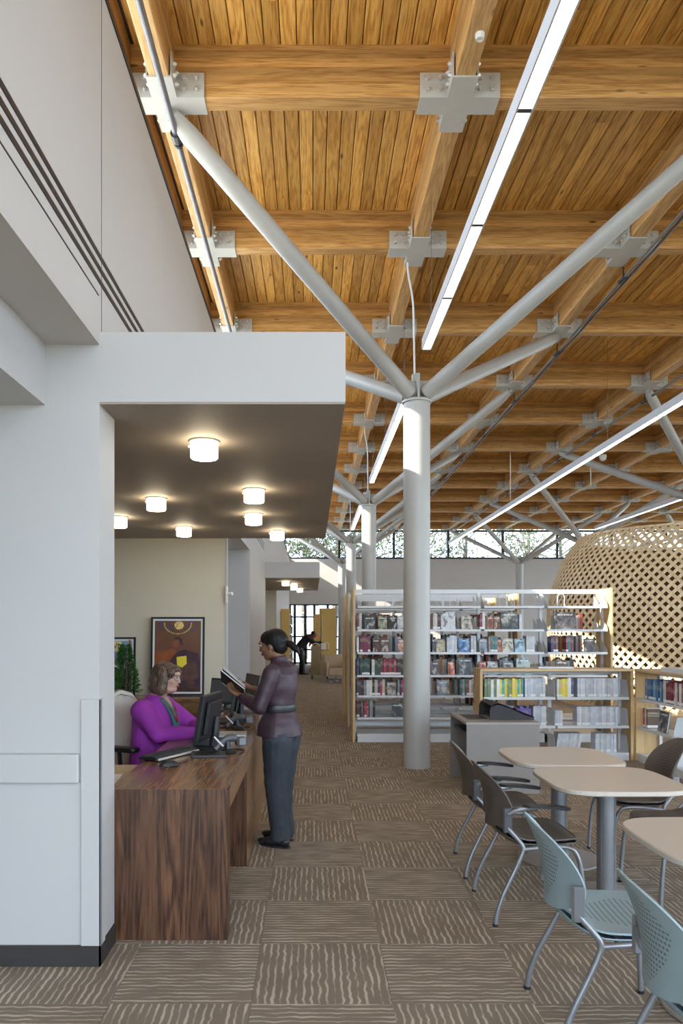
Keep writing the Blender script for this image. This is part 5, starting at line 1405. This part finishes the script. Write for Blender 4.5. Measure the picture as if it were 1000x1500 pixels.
shoe(.42, .12, 0, lib); shoe(.42, -.12, 0, lib)

# ---- office chair
oc = empty('office_chair', (-1.23, 5.72, 0), R(-25), label='office chair with cream back and black arms behind the seated person', cat='chair')
m = MB(); m.sheet(lambda u, v: (-.25-.10*v+.05*abs(2*u-1)**2, (2*u-1)*.24*(1-abs(2*v-1)**5)**.5*(1-.15*v), .50+.62*v), 16, 18, .03); m.build('backrest', M['upholstery'], oc, smooth=60)
m = MB(); m.tube(smooth_path([(-.10, 0, .42), (-.30, 0, .45), (-.33, 0, .70), (-.37, 0, .9)]), .022, 8); m.sheet(lambda u, v: (-.28-.10*v+.05*abs(2*u-1)**2, (2*u-1)*.22*(1-abs(2*v-1)**5)**.5, .50+.3*v), 10, 8, .012); m.build('back_support', M['black'], oc, smooth=60)
m = MB(); m.sheet(lambda u, v: (-.22+.46*v, (2*u-1)*.25*(1-abs(2*v-1)**5)**.5, .43-.02*max(0, v-.7)), 12, 12, .05); m.build('seat', M['black'], oc, smooth=60)
for s in (-1, 1):
    m = MB(); m.tube(smooth_path([(-.05, s*.22, .41), (-.04, s*.30, .45), (-.06, s*.31, .72)]), .016, 8); m.build('arm_post', M['black'], oc, smooth=True)
    m = MB(); m.rbox(-.16, .10, s*.31-.045, s*.31+.045, .715, .75, .015); m.build('armrest', M['black'], oc, smooth=True)
m = MB(); m.tube([(0, 0, .08), (0, 0, .42)], .03, 12)
for k in range(5):
    a = 2*math.pi*k/5; m.tube([(0, 0, .12), (.3*math.cos(a), .3*math.sin(a), .07)], [.025, .016], 8); ball(m, (.3*math.cos(a), .3*math.sin(a), .032), .030, 10)
m.build('star_base', M['black'], oc, smooth=True)

# ---- bending figure far down the aisle
mn = empty('person', (-.30, 25.9, 0), R(-5), label='distant person in black suit bending over the cart', cat='person')
b = MB(); head(b, Vector((.36, 0, 1.40)), 1.0, Matrix.Rotation(R(40), 3, 'Y')); limb(b, [(.22, 0, 1.36), (.30, 0, 1.38)], [.06, .055])
limb(b, [(-.12, 0, .95), (.15, 0, 1.30)], [.11, .10]); A1_, A2_, A3_ = Vector((.20, -.2, 1.30)), Vector((.40, -.24, 1.10)), Vector((.64, -.15, 1.12)); C1_, C2_, C3_ = Vector((.20, .2, 1.30)), Vector((.34, .24, 1.05)), Vector((.40, .10, .95))
limb(b, [A1_, A2_, A3_], [.05, .04, .03]); limb(b, [C1_, C2_, C3_], [.05, .04, .03])
hand(b, A3_, (1, .1, -.1), (0, 0, 1), (0, 1, 0), curl=.2, thumb=1); hand(b, C3_, (.9, 0, -.3), (0, 0, 1), (0, 1, 0), curl=.3, thumb=-1)
limb(b, [(-.10, .09, .9), (-.07, .1, .5), (-.10, .1, .1)], [.08, .06, .04]); limb(b, [(-.10, -.09, .9), (-.03, -.1, .5), (0, -.1, .1)], [.08, .06, .04])
flesh(b, 'body', M['skin_b'], mn, .009, 3)
m = MB(); ball(m, (.345, 0, 1.435), (.098, .085, .085), 14, Matrix.Rotation(R(40), 3, 'Y')); m.build('hair', M['hair_b'], mn, smooth=True)
m = MB(); torso(m, [((-.13, 0, .78), .15, .19), ((-.13, 0, .95), .14, .175)]); limb(m, [(-.11, 0, .98), (.02, 0, 1.14), (.15, 0, 1.28)], [.155, .155, .135], 18); limb(m, [(.17, -.12, 1.31), (.17, .12, 1.31)], [.09, .09])
limb(m, [A1_, A2_, cut(A2_, A3_, .9)], [.08, .065, .045]); limb(m, [C1_, C2_, cut(C2_, C3_, .8)], [.08, .065, .045]); flesh(m, 'jacket', M['suit'], mn, .012, 4)
m = MB(); limb(m, [(-.11, .09, .82), (-.07, .1, .5), (-.10, .1, .09)], [.11, .085, .07]); limb(m, [(-.11, -.09, .82), (-.03, -.1, .5), (0, -.1, .09)], [.11, .085, .07]); flesh(m, 'trousers', M['suit'], mn, .012, 4)
m = MB(); limb(m, [(.30, 0, 1.28), (.26, -.03, 1.12), (.21, -.05, 1.0)], [.05, .055, .03]); limb(m, [(.24, -.16, 1.14), (.24, -.17, 1.02)], [.03, .03]); flesh(m, 'scarf', M['red'], mn, .01, 3)
shoe(-.09, .1, 0, mn); shoe(.01, -.1, 0, mn)
